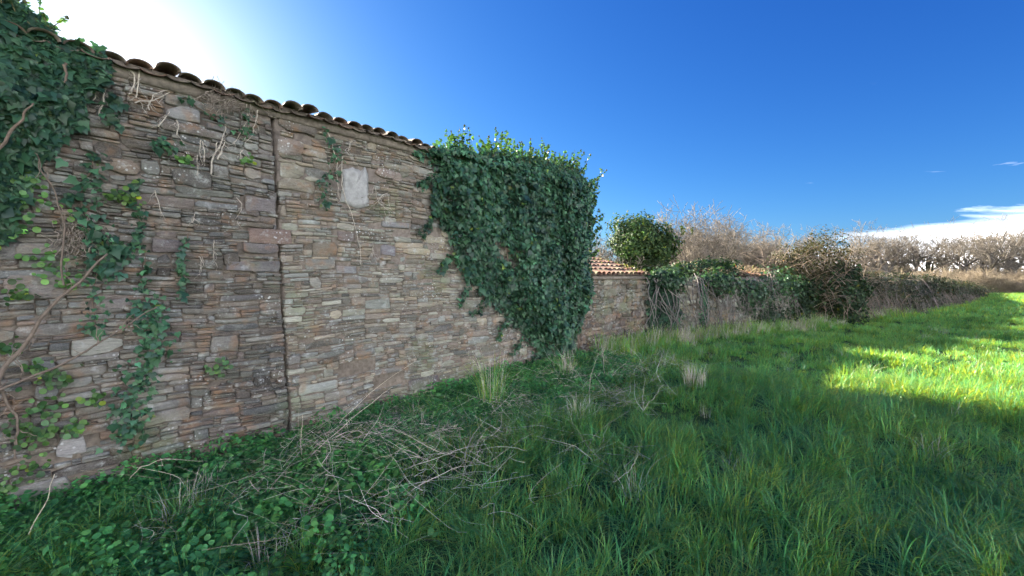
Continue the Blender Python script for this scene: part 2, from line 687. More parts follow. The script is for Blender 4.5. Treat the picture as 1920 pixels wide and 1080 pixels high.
def masonry(parent, fr, rects, rng, seed, singles=300, clip=None, mat=M_STONE, specials=(), skip=None, tint=None, infill_name='stone_infill', proud=(0.0, 0.030), hidden=None):
    """the stones that show largest become objects, the rest one part"""
    items = []
    for r in rects:
        if clip is not None:
            r = clip(r)
            if r is None:
                continue
        mu, mz = (r[0] + r[1]) / 2, (r[2] + r[3]) / 2
        wu, wz = warp(mu, mz, seed)
        if skip is not None and skip(wu, wz):
            continue
        if any(abs(wu - (s[0] + s[1]) / 2) < (s[1] - s[0]) / 2 + 0.02 and abs(wz - (s[2] + s[3]) / 2) < (s[3] - s[2]) / 2 + 0.005 for s in specials):
            continue
        p = fr.p(wu, wz)
        x, y, Z = px_of(p)
        seen = -60 < x < 1980 and -60 < y < 1140 and not (hidden is not None and hidden(x, y))
        show = (r[1] - r[0]) * (r[3] - r[2]) / Z ** 2 * (1 if seen else 1e-3)
        items.append((show, r, (wu, wz)))
    items.sort(key=lambda t: -t[0])
    bag = Bag()
    for k, (show, r, (wu, wz)) in enumerate(items):
        pr = rng.uniform(*proud)
        if rng.random() < 0.10:
            pr -= 0.02
        one = k < singles
        P, F = stone_geo(fr, r, rng, pr, seed, 10 if one else 8)
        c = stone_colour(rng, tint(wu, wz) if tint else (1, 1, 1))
        if one:
            solid('stone', P, F, mat, parent, c)
        else:
            bag.add(P, F, c)
    for s in specials:
        P, F = stone_geo(fr, s[:4], rng, s[4], seed, 10, 0.003, False, s[6] if len(s) > 6 else 1.0)
        solid('stone', P, F, mat, parent, s[5])
    if bag.n:
        bag.obj(infill_name, mat, parent, stuff=True)


def slab_box(fr, u0, u1, z0, z1, n0, n1):
    q = [(u0, z0, n0), (u1, z0, n0), (u1, z1, n0), (u0, z1, n0), (u0, z0, n1), (u1, z0, n1), (u1, z1, n1), (u0, z1, n1)]
    P = np.array([fr.p(*t) for t in q])
    F = [[0, 1, 2, 3], [7, 6, 5, 4], [0, 4, 5, 1], [1, 5, 6, 2], [2, 6, 7, 3], [3, 7, 4, 0]]
    return P, F


def spec(x0, y0, x1, y1, proud, colour, rnd=1.0):
    u0, z0 = on_frame(WALL, x0, y1)
    u1, z1 = on_frame(WALL, x1, y0)
    z0b = on_frame(WALL, (x0 + x1) / 2, y1)[1]
    z1b = on_frame(WALL, (x0 + x1) / 2, y0)[1]
    return (min(u0, u1), max(u0, u1), z0b, z1b, proud, colour, rnd)


WALL_TOP = 3.46
U_JOINT = on_frame(WALL, 528, 520)[0]
U_END = on_frame(WALL, 1092, 600)[0]
joint_u = lambda z: U_JOINT + (z - 1.75) * -0.035        # the straight joint leans a little


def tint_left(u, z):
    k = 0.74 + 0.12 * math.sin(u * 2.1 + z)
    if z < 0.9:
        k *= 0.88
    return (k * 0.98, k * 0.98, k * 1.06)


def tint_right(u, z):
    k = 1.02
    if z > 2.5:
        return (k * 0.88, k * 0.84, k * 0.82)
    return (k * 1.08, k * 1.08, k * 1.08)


def build_main_walls():
    rng = np.random.default_rng(3)
    left = thing('stone_wall', 'dark layered schist wall section nearest the viewer, hung with ivy strands and dead vines', 'wall', WALL.p(0.5, 0.0))
    right = thing('stone_wall', 'paler schist wall section beyond the straight vertical joint, with a blocked grey opening', 'wall', WALL.p(4.5, 0.0))
    for par, ends, n1 in ((left, lambda z: (-4.0, joint_u(z) - 0.020), -0.020), (right, lambda z: (joint_u(z) + 0.024, U_END), -0.012)):
        P = []
        for n in (-0.50, n1):
            for z, k in ((-0.5, 0), (-0.5, 1), (WALL_TOP, 1), (WALL_TOP, 0)):
                P.append(WALL.p(ends(z)[k], z, n))
        solid('wall_core', np.array(P), [[0, 1, 2, 3], [7, 6, 5, 4], [0, 4, 5, 1], [1, 5, 6, 2], [2, 6, 7, 3], [3, 7, 4, 0]], M_CORE, par)
    P, F = slab_box(WALL, U_JOINT - 0.3, U_JOINT + 0.3, -0.3, WALL_TOP - 0.01, -0.80, -0.51)
    solid('joint_backing', P, F, M_CORE, right)

    def clip_left(r):
        e = joint_u((r[2] + r[3]) / 2) - 0.008 - 0.012 * rng.random()
        return None if e - r[0] < 0.035 else (r[0], min(r[1], e), r[2], r[3])

    def clip_right(r):
        e = joint_u((r[2] + r[3]) / 2) + 0.010 + 0.012 * rng.random()
        return None if r[1] - e < 0.035 else (max(r[0], e), r[1], r[2], r[3])
    sp_left = [
        spec(8, 516, 126, 560, 0.041, (0.240, 0.223, 0.211), 1.6),
        spec(-40, 452, 72, 486, 0.017, (0.202, 0.198, 0.190)),
        spec(312, 200, 374, 228, 0.028, (0.246, 0.252, 0.252), 1.5),
        spec(-30, 912, 136, 958, 0.055, (0.283, 0.278, 0.267), 1.3),
        spec(106, 822, 162, 856, 0.028, (0.299, 0.297, 0.292), 1.2),
        spec(284, 450, 342, 474, 0.028, (0.132, 0.115, 0.115), 0.9),
        spec(205, 300, 262, 326, 0.017, (0.209, 0.167, 0.128)),
        spec(424, 490, 524, 508, 0.028, (0.168, 0.161, 0.162), 0.5),
        spec(466, 428, 545, 456, 0.028, (0.201, 0.146, 0.121), 0.6),
        spec(456, 455, 522, 474, 0.025, (0.147, 0.134, 0.137), 0.5),
        spec(460, 368, 517, 398, 0.022, (0.160, 0.146, 0.141), 0.5),
        spec(180, 560, 250, 580, 0.017, (0.200, 0.186, 0.178), 1.0),
    ]
    sp_right = [
        spec(522, 216, 592, 250, 0.017, (0.150, 0.133, 0.116), 1.0),
        spec(702, 320, 752, 337, 0.025, (0.245, 0.201, 0.172), 1.4),
        spec(715, 417, 766, 427, 0.022, (0.227, 0.232, 0.237), 0.4),
        spec(766, 708, 822, 726, 0.022, (0.146, 0.128, 0.131), 0.8),
        spec(630, 498, 668, 513, 0.017, (0.234, 0.239, 0.244), 0.4),
        spec(572, 485, 628, 505, 0.017, (0.203, 0.209, 0.185), 0.5),
        spec(632, 432, 664, 452, 0.017, (0.176, 0.148, 0.140), 0.5),
        spec(714, 460, 740, 480, 0.017, (0.205, 0.201, 0.212), 0.5),
        spec(520, 262, 568, 290, 0.019, (0.189, 0.161, 0.142), 0.9),
    ]
    patch = [on_frame(WALL, x, y) for x, y in ((641, 318), (660, 315), (676, 320), (684, 314), (690, 335), (691, 386), (668, 392), (652, 384), (638, 378), (643, 350))]
    pu, pz = [p[0] for p in patch], [p[1] for p in patch]

    def skip_right(u, z):
        hole_u, hole_z = on_frame(WALL, 520, 262)
        if abs(u - hole_u) < 0.06 and abs(z - hole_z) < 0.10:
            return True
        return min(pu) - 0.02 < u < max(pu) + 0.01 and min(pz) < z < max(pz)

    ivy_l = lambda x, y: x < 130 and y < 300
    ivy_r = lambda x, y: x > 830 and y < 690 and (x - 830) * 1.45 > (y - 380)
    rl = layout(-1.6, U_JOINT + 0.15, -0.34, WALL_TOP - 0.02, rng, 0.032, ratio=(2.2, 8.0))
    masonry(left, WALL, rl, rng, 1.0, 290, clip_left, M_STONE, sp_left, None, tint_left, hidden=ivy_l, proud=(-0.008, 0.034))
    rr = layout(U_JOINT - 0.1, U_END - 0.02, -0.3, WALL_TOP - 0.02, rng, 0.033, ratio=(2.0, 7.5))
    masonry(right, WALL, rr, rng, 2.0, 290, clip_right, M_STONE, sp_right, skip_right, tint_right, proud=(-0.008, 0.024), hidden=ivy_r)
    # the blocked opening
    rim = []
    for k in range(len(patch)):
        (ua, za), (ub, zb) = patch[k], patch[(k + 1) % len(patch)]
        for t in (0, 0.33, 0.66):
            rim.append((ua + (ub - ua) * t + rng.normal() * 0.006, za + (zb - za) * t + rng.normal() * 0.008))
    m = len(rim)
    V = [WALL.p(u, z, -0.05) for u, z in rim] + [WALL.p(u, z, 0.012) for u, z in rim]
    cu, cz = np.mean(rim, 0)
    for s in (0.75, 0.4):
        V += [WALL.p(cu + (u - cu) * s, cz + (z - cz) * s, 0.022 + rng.normal() * 0.004) for u, z in rim]
    V.append(WALL.p(cu, cz, 0.024))
    F = []
    for i in range(m):
        q = (i + 1) % m
        for lv in range(3):
            F.append([lv * m + i, lv * m + q, (lv + 1) * m + q, (lv + 1) * m + i])
        F.append([3 * m + i, 3 * m + q, 4 * m])
    o = solid('opening_infill', V, F, M_PLASTER, right, smooth=True)
    o['label'] = 'pale grey render closing a small former opening'
    # worn mortar along the wall head
    return left, right


WALL_LEFT, WALL_RIGHT = build_main_walls()


# ------------------------------------------------------------------ canal tiles along the wall head
def canal_tile(L=0.46, r0=0.098, r1=0.080, th=0.014, up=True, seg=8):
    """a tapered half pipe along +y with thickness; wide end at y=0"""
    V, F = [], []
    ny = 3
    for lay in range(2):
        for i in range(ny):
            t = i / (ny - 1)
            r = r0 + (r1 - r0) * t - lay * th
            for k in range(seg + 1):
                a = math.pi * k / seg
                V.append((r * math.cos(a), L * t, (0.64 if up else -0.34) * r * math.sin(a)))
    idx = lambda lay, i, k: lay * ny * (seg + 1) + i * (seg + 1) + k
    for lay in range(2):
        for i in range(ny - 1):
            for k in range(seg):
                F.append([idx(lay, i, k), idx(lay, i, k + 1), idx(lay, i + 1, k + 1), idx(lay, i + 1, k)])
    for i in (0, ny - 1):
        for k in range(seg):
            F.append([idx(0, i, k), idx(0, i, k + 1), idx(1, i, k + 1), idx(1, i, k)])
    for k in (0, seg):
        for i in range(ny - 1):
            F.append([idx(0, i, k), idx(0, i + 1, k), idx(1, i + 1, k), idx(1, i, k)])
    return np.array(V), F


TILE_COLS = [(0.15, 0.105, 0.08), (0.13, 0.10, 0.08), (0.17, 0.11, 0.08), (0.14, 0.115, 0.09), (0.12, 0.10, 0.08)]


def tile_meshes(pref, cols, **kw):
    out = []
    for up in (True, False):
        V, F = canal_tile(up=up, **kw)
        out.append([make_mesh(pref, V, F, M_TILE, c, smooth=True) for c in cols])
    return out


def place_tile(mesh, fr, u, z, n, slope, parent, rng, yaw=0.0, roll=0.0, pitch=0.0, s=1.0):
    o = link('roof_tile', mesh, parent)
    back = -fr.n
    x = Vector(fr.u)
    y = Vector(back * math.cos(slope) + ZA * math.sin(slope))
    zz = x.cross(y)
    M = Matrix((x, y, zz)).transposed().to_4x4()
    M = M @ Matrix.Rotation(yaw, 4, 'Z') @ Matrix.Rotation(roll, 4, 'Y') @ Matrix.Rotation(pitch, 4, 'X') @ Matrix.Scale(s, 4)
    M.translation = Vector(fr.p(u, z, n) - base_of(parent))
    o.matrix_basis = M
    return o


def build_wall_head():
    rng = np.random.default_rng(8)
    covers, channels = tile_meshes('roof_tile', TILE_COLS, L=0.46, r0=0.092, r1=0.078)
    a = thing('tiled_roof_edge', 'weathered clay canal tiles along the wall top nearest the sun glare', 'roof', WALL.p(1.0, WALL_TOP))
    b = thing('tiled_roof_edge', 'sagging clay canal tiles along the wall top running into the big ivy', 'roof', WALL.p(5.0, WALL_TOP))
    for par, u0, u1 in ((a, -1.5, U_JOINT), (b, U_JOINT, U_END - 0.05)):
        V = [WALL.p(u, z, n) for u in (u0, u1) for z, n in ((WALL_TOP, 0.03), (WALL_TOP + 0.128, 0.045), (WALL_TOP + 0.16, -0.5), (WALL_TOP - 0.9, -2.6), (WALL_TOP - 1.0, -2.6), (WALL_TOP, -0.5))]
        F = [[i, (i + 1) % 6, 6 + (i + 1) % 6, 6 + i] for i in range(6)] + [[5, 4, 3, 2, 1, 0], [6, 7, 8, 9, 10, 11]]
        solid('roof_bed', V, F, M_CORE, par)
    u = -1.45
    pitch_u = 0.178
    k = 0
    while u < U_END - 0.15:
        par = a if u < U_JOINT else b
        sag = 0.012 * math.sin(u * 2.7) + 0.008 * math.sin(u * 6.1 + 1)
        zb = WALL_TOP + 0.055 + sag
        d = rng.normal(size=8)
        place_tile(channels[k % 5], WALL, u + pitch_u / 2, zb + 0.040, 0.10 + d[0] * 0.012, 0.14, par, rng, d[1] * 0.02, d[2] * 0.03)
        big = abs(d[6]) > 1.3
        place_tile(covers[(k * 3 + 1) % 5], WALL, u + d[7] * 0.008, zb + 0.042 + abs(d[3]) * 0.008, 0.13 + d[3] * 0.03, 0.14, par, rng, d[4] * (0.10 if big else 0.04), d[5] * (0.14 if big else 0.05), d[6] * 0.03)
        # second course, seen only as a thin line behind
        place_tile(covers[(k * 2) % 5], WALL, u + d[2] * 0.006, zb + 0.075, -0.24, 0.10, par, rng, d[1] * 0.03, 0)
        u += pitch_u * (1 + d[0] * 0.03)
        k += 1


build_wall_head()


# ------------------------------------------------------------------ leaves
IVY_V = np.array([(0, .05, 0), (.33, .18, -.03), (.58, -.22, -.06), (.27, -.48, -.02), (0, -1.0, -.12), (-.27, -.48, -.02), (-.58, -.22, -.06), (-.33, .18, -.03), (0, -.25, .05)])
IVY_F = np.array([(8, (i + 1) % 8, i) for i in range(8)])
OVAL_V = np.array([(0, 0, 0), (.26, -.30, -.03), (.30, -.62, -.05), (0, -1.05, -.14), (-.30, -.62, -.05), (-.26, -.30, -.03), (0, -.5, .04)])
OVAL_F = np.array([(6, (i + 1) % 6, i) for i in range(6)])
ROUND_V = np.array([(0.5 * math.cos(t), 0.5 * math.sin(t) - .4, .05) for t in np.arange(8) * math.pi / 4] + [(0, -.4, -.02)])
ROUND_F = np.array([(8, i, (i + 1) % 8) for i in range(8)])

IVY_GREENS = np.array([(0.029, 0.080, 0.046), (0.036, 0.098, 0.052), (0.025, 0.070, 0.048), (0.048, 0.118, 0.060), (0.042, 0.092, 0.044)])


def leaf_rot(rng, n, out, tilt=0.45, droop=1.0, spread=0.5):
    """leaves facing 'out' and hanging down"""
    out = np.broadcast_to(out, (n, 3))
    nor = out + rng.normal(size=(n, 3)) * tilt + np.array([0, 0, 0.35])
    down = np.tile(np.array([0, 0, -droop]), (n, 1)) + rng.normal(size=(n, 3)) * spread
    return basis(nor, down)


def leaf_mass(name, parent, pos, rot, scale, mat, rng, greens, tv=IVY_V, tf=IVY_F, singles=0, singles_rank=None, gain=None):
    n = len(pos)
    cols = greens[rng.integers(len(greens), size=n)] * np.exp(rng.normal(size=(n, 1)) * 0.30)
    if gain is not None:
        cols = cols * gain
    odd = rng.random(n)
    cols = np.where((odd < 0.012)[:, None], cols * np.array([3.2, 1.9, 0.8]), cols)
    cols = np.where((odd > 0.93)[:, None], cols * 1.55, cols)
    idx = np.arange(n)
    if singles:
        order = np.argsort(-singles_rank)
        pick, idx = order[:singles], order[singles:]
        meshes = [make_mesh('leaf', tv, tf, mat, g) for g in greens]
        b = base_of(parent)
        for i in pick:
            o = link('leaf', meshes[int(rng.integers(len(meshes)))], parent)
            M = Matrix(rot[i].tolist()).to_4x4() @ Matrix.Scale(float(scale[i]), 4)
            M.translation = Vector(pos[i] - b)
            o.matrix_basis = M
    v, f = scatter(tv, tf, pos[idx], rot[idx], np.asarray(scale)[idx])
    return solid(name, v, f, mat, parent, np.repeat(cols[idx], len(tv), axis=0), stuff=True)


def poly_on_wall(pts, fr=WALL, n=0.0):
    return [on_frame(fr, x, y, n) for x, y in pts]


def sample_poly(poly, n, rng):
    us, zs = [p[0] for p in poly], [p[1] for p in poly]
    out_u, out_z = [], []
    while sum(map(len, out_u)) < n:
        u = rng.uniform(min(us), max(us), n * 2)
        z = rng.uniform(min(zs), max(zs), n * 2)
        k = in_poly(u, z, poly)
        out_u.append(u[k])
        out_z.append(z[k])
    return np.concatenate(out_u)[:n], np.concatenate(out_z)[:n]


def ivy_blanket(name, label, pts, count, thick, leaf, seed, fr=WALL, holes=(), singles=0, fringe=0.08, group=None, greens=IVY_GREENS, poly=None, patch_gain=0.25, edge_k=1.0):
    rng = np.random.default_rng(seed)
    poly = poly or poly_on_wall(pts, fr)
    u, z = sample_poly(poly, count, rng)
    # ragged outline
    u = u + rng.normal(size=count) * fringe * 0.5
    z = z + rng.normal(size=count) * fringe * 0.5 - np.abs(rng.normal(size=count)) * fringe * 0.3
    d = edge_dist(u, z, poly) * np.where(in_poly(u, z, poly), 1, -0.2)
    keep = np.ones(count, bool)
    for (hx, hy, hr) in holes:
        hu, hz = on_frame(fr, hx, hy)
        keep &= (np.hypot((u - hu), (z - hz)) + rng.normal(size=count) * hr * 0.2) > hr
    u, z, d = u[keep], z[keep], d[keep]
    n = len(u)
    q = np.stack([u, z, np.zeros(n)], 1)
    lump = 0.55 + 0.45 * vnoise(q, seed, 3.2) + 0.22 * vnoise(q, seed + 5, 8.0)
    t = np.clip(thick * np.clip(d / 0.45 * edge_k, 0.12, 1.0) * np.clip(lump, 0.25, 1.4), 0.05, None)
    nn = 0.04 + t * rng.beta(3.0, 1.2, n)
    pos = fr.p(u, z, nn)
    rot = leaf_rot(rng, n, fr.n, 0.42)
    sc = leaf * np.exp(rng.normal(size=n) * 0.32)
    cen = fr.p(np.mean(u), min(z))
    root = thing(name, label, 'ivy', cen, group)
    vis = np.array([1.0 if (-20 < (g := px_of(p))[0] < 1940 and -20 < g[1] < 1100) else 0.0 for p in pos])
    rank = vis * (sc / leaf) * (nn / (t + 0.04)) ** 2 / np.linalg.norm(pos - np.array([0, 0, CAM_H]), axis=1)
    gain = (1 + patch_gain * vnoise(q, seed + 9, 2.0))[:, None]
    leaf_mass('foliage', root, pos, rot, sc, M_IVY, rng, greens, singles=singles, singles_rank=rank, gain=gain)
    return root, rng, poly


def stems_on(root, fr, lines, radius, seed, name='stem', colour=(0.16, 0.12, 0.09), off=0.03, mat=None, wob=0.015):
    rng = np.random.default_rng(seed)
    for L in lines:
        q = np.array([on_frame(fr, x, y) for x, y in L])
        t = np.linspace(0, len(q) - 1, len(q) * 5)
        sm = np.array([1.0, 2.0, 3.0, 2.0, 1.0]) / 9.0
        soft = lambda a: np.convolve(np.pad(a, 2, mode='edge'), sm, 'valid')
        uu = soft(np.interp(t, range(len(q)), q[:, 0])) + soft(rng.normal(size=len(t)) * wob * 1.6)
        zz = soft(np.interp(t, range(len(q)), q[:, 1])) + soft(rng.normal(size=len(t)) * wob * 1.2)
        nn = off + rng.normal(size=len(t)) * 0.006
        P, F = tube(fr.p(uu, zz, nn), np.linspace(radius, radius * 0.45, len(t)), 5)
        solid(name, P, F, mat or M_STEM, root, colour, True)


def sprigs(root, anchor, count, seed, height=(0.18, 0.5), lean=None, greens=IVY_GREENS, leaf=0.06, name='flowering_shoot'):
    """upright flowering ivy shoots: a stem, oval leaves and round seed heads"""
    rng = np.random.default_rng(seed)
    stems, heads = Bag(), Bag()
    P, R, S = [], [], []
    ball_v = np.array([(math.cos(a) * math.cos(e), math.sin(a) * math.cos(e), math.sin(e)) for e in (-1.0, 0.0, 1.0) for a in np.arange(5) * 1.2566])
    ball_f = [[i, (i + 1) % 5, 5 + (i + 1) % 5, 5 + i] for i in range(5)] + [[5 + i, 5 + (i + 1) % 5, 10 + (i + 1) % 5, 10 + i] for i in range(5)] + [[10, 11, 12, 13, 14], [4, 3, 2, 1, 0]]
    for k in range(count):
        a = anchor(rng)
        h = rng.uniform(*height)
        d = np.array([rng.normal() * 0.35, rng.normal() * 0.35, 1.0]) + (lean if lean is not None else 0)
        d /= np.linalg.norm(d)
        t = np.linspace(0, 1, 5)[:, None]
        bend = rng.normal(size=3) * 0.12
        pts = a + d * h * t + bend * h * t ** 2
        v, f = tube(pts, np.linspace(0.005, 0.002, 5), 3)
        stems.add(v, f, (0.14, 0.13, 0.06))
        m = int(8 + h * 30)
        tt = rng.uniform(0.15, 1.0, m)[:, None]
        pos = a + d * h * tt + bend * h * tt ** 2
        out = rng.normal(size=(m, 3)) * np.array([1, 1, 0.6]) + np.array([0, 0, 0.5])
        P.append(pos + out * 0.012)
        R.append(basis(rng.normal(size=(m, 3)) * 0.6 + np.array([0, 0, 0.8]), -out))
        S.append(leaf * rng.uniform(0.6, 1.1, m))
        if rng.random() < 0.55:
            heads.add(ball_v * rng.uniform(0.012, 0.022) + pts[-1], ball_f, (0.10, 0.10, 0.05))
    so = stems.obj(name, M_STEM, root, stuff=True)
    v, f = scatter(OVAL_V, OVAL_F, np.concatenate(P), np.concatenate(R), np.concatenate(S))
    n = len(v) // len(OVAL_V)
    cols = greens[rng.integers(len(greens), size=n)] * rng.uniform(0.9, 1.7, size=(n, 1)) * np.array([1.6, 1.3, 0.75])
    solid('shoot_foliage', v, f, M_IVY, root, np.repeat(cols, len(OVAL_V), 0), stuff=True)
    if heads.n:
        heads.obj('seed_head', M_STEM, root, stuff=True)


def build_ivies():
    # top-left mass
    root, rng, poly = ivy_blanket(
        'climbing_ivy', 'thick dark ivy mass climbing over the roof edge in the upper left corner',
        [(-160, -70), (-40, -10), (45, 18), (95, 55), (120, 88), (165, 92), (205, 120), (198, 150), (160, 170), (150, 210), (148, 240), (112, 250), (96, 280), (66, 296), (44, 340), (26, 390), (8, 450), (-160, 500)],
        7600, 0.44, 0.055, 21, singles=300, fringe=0.05, patch_gain=0.3)
    stems_on(root, WALL, [[(-20, 320), (30, 260), (60, 215)], [(120, 150), (118, 190)]], 0.012, 5, off=0.42)

    def anchor(rng):
        x = rng.uniform(-60, 95)
        u, z = on_frame(WALL, x, 8 + max(0, x) * 0.42 + (12 if x > 40 else 0))
        return WALL.p(u, z - 0.05, rng.uniform(-0.1, 0.25))
    sprigs(root, anchor, 30, 77, (0.10, 0.28), leaf=0.05)
    # the big triangular curtain at the end of the building
    pts = [(802, 272), (870, 282), (960, 290), (1030, 302), (1085, 318), (1098, 360), (1094, 420), (1088, 480), (1100, 520), (1102, 555), (1090, 590), (1074, 630), (1056, 672), (1032, 686), (1010, 665), (985, 622), (950, 590), (918, 560), (880, 525), (850, 488), (846, 440), (812, 408), (806, 370), (818, 335)]
    root, rng, poly = ivy_blanket('climbing_ivy', 'great triangular curtain of glossy dark ivy hiding the far end of the tall wall', pts, 18000, 0.46, 0.066, 31,
                                  holes=((938, 474, 0.15), (925, 455, 0.12), (948, 495, 0.12), (872, 470, 0.06), (900, 528, 0.05), (830, 372, 0.05), (960, 585, 0.05)), singles=300, fringe=0.10, patch_gain=0.3)
    stems_on(root, WALL, [[(1050, 700), (1045, 640), (1040, 580)], [(1078, 690), (1076, 600), (1070, 520)], [(930, 500), (925, 470), (915, 440)], [(945, 500), (940, 460)]], 0.016, 6, off=0.10)
    rr = np.random.default_rng(35)
    for q, (x, y, dx, dy) in enumerate([(812, 400, -26, 40), (846, 470, -30, 44), (880, 520, -22, 50), (915, 556, -34, 36), (950, 588, -22, 48), (985, 625, -30, 40), (808, 330, -24, 20), (1005, 660, -22, 30), (812, 290, -40, -4)]):
        m = 46
        t = rr.random(m) ** 0.8
        uz = np.array([on_frame(WALL, x + dx * a + rr.normal() * 4, y + dy * a + rr.normal() * 4) for a in t])
        leaf_mass('runner_foliage', root, WALL.p(uz[:, 0], uz[:, 1], 0.04 + np.abs(rr.normal(size=m)) * 0.03), leaf_rot(rr, m, WALL.n, 0.5), 0.055 * np.exp(rr.normal(size=m) * 0.3), M_IVY, rr, IVY_GREENS)
        stems_on(root, WALL, [[(x, y), (x + dx * 0.5, y + dy * 0.4), (x + dx, y + dy)]], 0.005, 360 + q, name='runner_stem', off=0.035)
    # ivy wrapped over the wall head and round its end
    P, N = [], []
    r2 = np.random.default_rng(41)
    n = 4200
    u = r2.uniform(on_frame(WALL, 800, 280)[0], U_END + 0.05, n)
    s = r2.uniform(0, 1, n)
    z = WALL_TOP + 0.10 + 0.34 * np.sin(s * math.pi) * np.clip((u - 3.9) / 2.0, 0.15, 1.25) + 0.05 * np.sin(u * 6)
    nn = 0.25 - s * 0.85
    P.append(WALL.p(u, z + r2.normal(size=n) * 0.03, nn))
    N.append(WALL.n * np.cos(s * math.pi)[:, None] + ZA * np.sin(s * math.pi)[:, None])
    m = 3000
    zz = r2.uniform(1.15, WALL_TOP + 0.35, m)
    s = r2.uniform(0, 1, m)
    bulge = np.interp(zz, [0.9, 1.2, 1.5, 1.85, 2.1, 2.4, 2.9, 3.3, 3.8], [0.10, 0.26, 0.32, 0.12, 0.06, 0.18, 0.36, 0.40, 0.22]) + 0.05 * np.sin(zz * 9)
    P.append(WALL.p(U_END + bulge * np.sin(s * math.pi) + r2.normal(size=m) * 0.03, zz, 0.22 - 0.85 * s))
    N.append(WALL.n * np.cos(s * math.pi)[:, None] + WALL.u * np.sin(s * math.pi)[:, None])
    P, N = np.concatenate(P), np.concatenate(N)
    rot = basis(N + r2.normal(size=N.shape) * 0.45 + np.array([0, 0, 0.3]), np.tile([0, 0, -1.0], (len(P), 1)) + r2.normal(size=N.shape) * 0.5)
    leaf_mass('crest_foliage', root, P, rot, 0.07 * r2.uniform(0.6, 1.2, len(P)), M_IVY, r2, IVY_GREENS * 1.15)

    def anchor2(rng):
        u = rng.uniform(on_frame(WALL, 850, 275)[0], U_END + 0.1)
        k = np.clip((u - 4.2) / 2.5, 0.2, 1.2)
        return WALL.p(u, WALL_TOP + 0.15 + 0.22 * k, rng.uniform(-0.45, 0.15))
    sprigs(root, anchor2, 170, 78, (0.15, 0.52), leaf=0.07)

    def anchor3(rng):
        return WALL.p(U_END + rng.uniform(0.05, 0.32), rng.uniform(2.1, WALL_TOP + 0.3), rng.uniform(-0.5, 0.15))
    sprigs(root, anchor3, 95, 79, (0.16, 0.6), lean=np.array([0.7, 0.4, 0.0]), leaf=0.085)

    # ivy strands on the near wall: each one a plant of its own
    strands = [
        ('pale ivy strand with broad leaves in the middle of the near wall', [(178, 285), (165, 330), (150, 380), (175, 430), (190, 475), (205, 510)], 0.10, 170, 0.052),
        ('thin ivy runner below the roof edge right of the corner ivy', [(215, 180), (208, 205), (214, 240)], 0.05, 44, 0.048),
        ('narrow ivy runner dropping past the dark square stone', [(258, 330), (246, 370), (262, 410), (256, 450), (272, 500), (262, 545)], 0.035, 110, 0.042),
        ('dense dark ivy clump above the lower left weeds', [(280, 555), (275, 600), (292, 640), (262, 690), (240, 740), (248, 790), (236, 820)], 0.12, 420, 0.046),
        ('ivy runner climbing beside the grey boulder stone', [(346, 440), (335, 480), (342, 520), (332, 560)], 0.03, 80, 0.04),
        ('scattered ivy shoots high on the near wall', [(285, 265), (300, 275), (330, 270)], 0.06, 40, 0.042),
        ('wispy ivy growth around the tangle of dry roots', [(180, 440), (200, 470), (225, 462), (180, 500), (170, 560), (180, 620)], 0.09, 130, 0.04),
        ('small ivy sprays left of the blocked opening', [(600, 240), (628, 285), (616, 320), (604, 345), (600, 378), (612, 388)], 0.07, 110, 0.042),
        ('short ivy tufts below the roof edge by the vertical joint', [(345, 183), (352, 190), (452, 260), (466, 215), (452, 222)], 0.06, 46, 0.042),
    ]
    for k, (label, line, width, cnt, leaf) in enumerate(strands):
        r = np.random.default_rng(100 + k)
        q = np.array([on_frame(WALL, x, y) for x, y in line])
        t = r.uniform(0, len(q) - 1, cnt)
        u = np.interp(t, range(len(q)), q[:, 0]) + r.normal(size=cnt) * width * 0.6
        z = np.interp(t, range(len(q)), q[:, 1]) + r.normal(size=cnt) * width * 0.4
        pos = WALL.p(u, z, 0.04 + np.abs(r.normal(size=cnt)) * 0.04)
        root = thing('ivy_strand', label, 'ivy', WALL.p(np.mean(u), min(z)), 'ivy strands on the near wall')
        leaf_mass('foliage', root, pos, leaf_rot(r, cnt, WALL.n, 0.5), leaf * 0.85 * np.exp(r.normal(size=cnt) * 0.35), M_IVY, r, IVY_GREENS * np.array([0.95, 1.0, 0.95]))
        stems_on(root, WALL, [line], 0.006, 200 + k, off=0.04)


build_ivies()


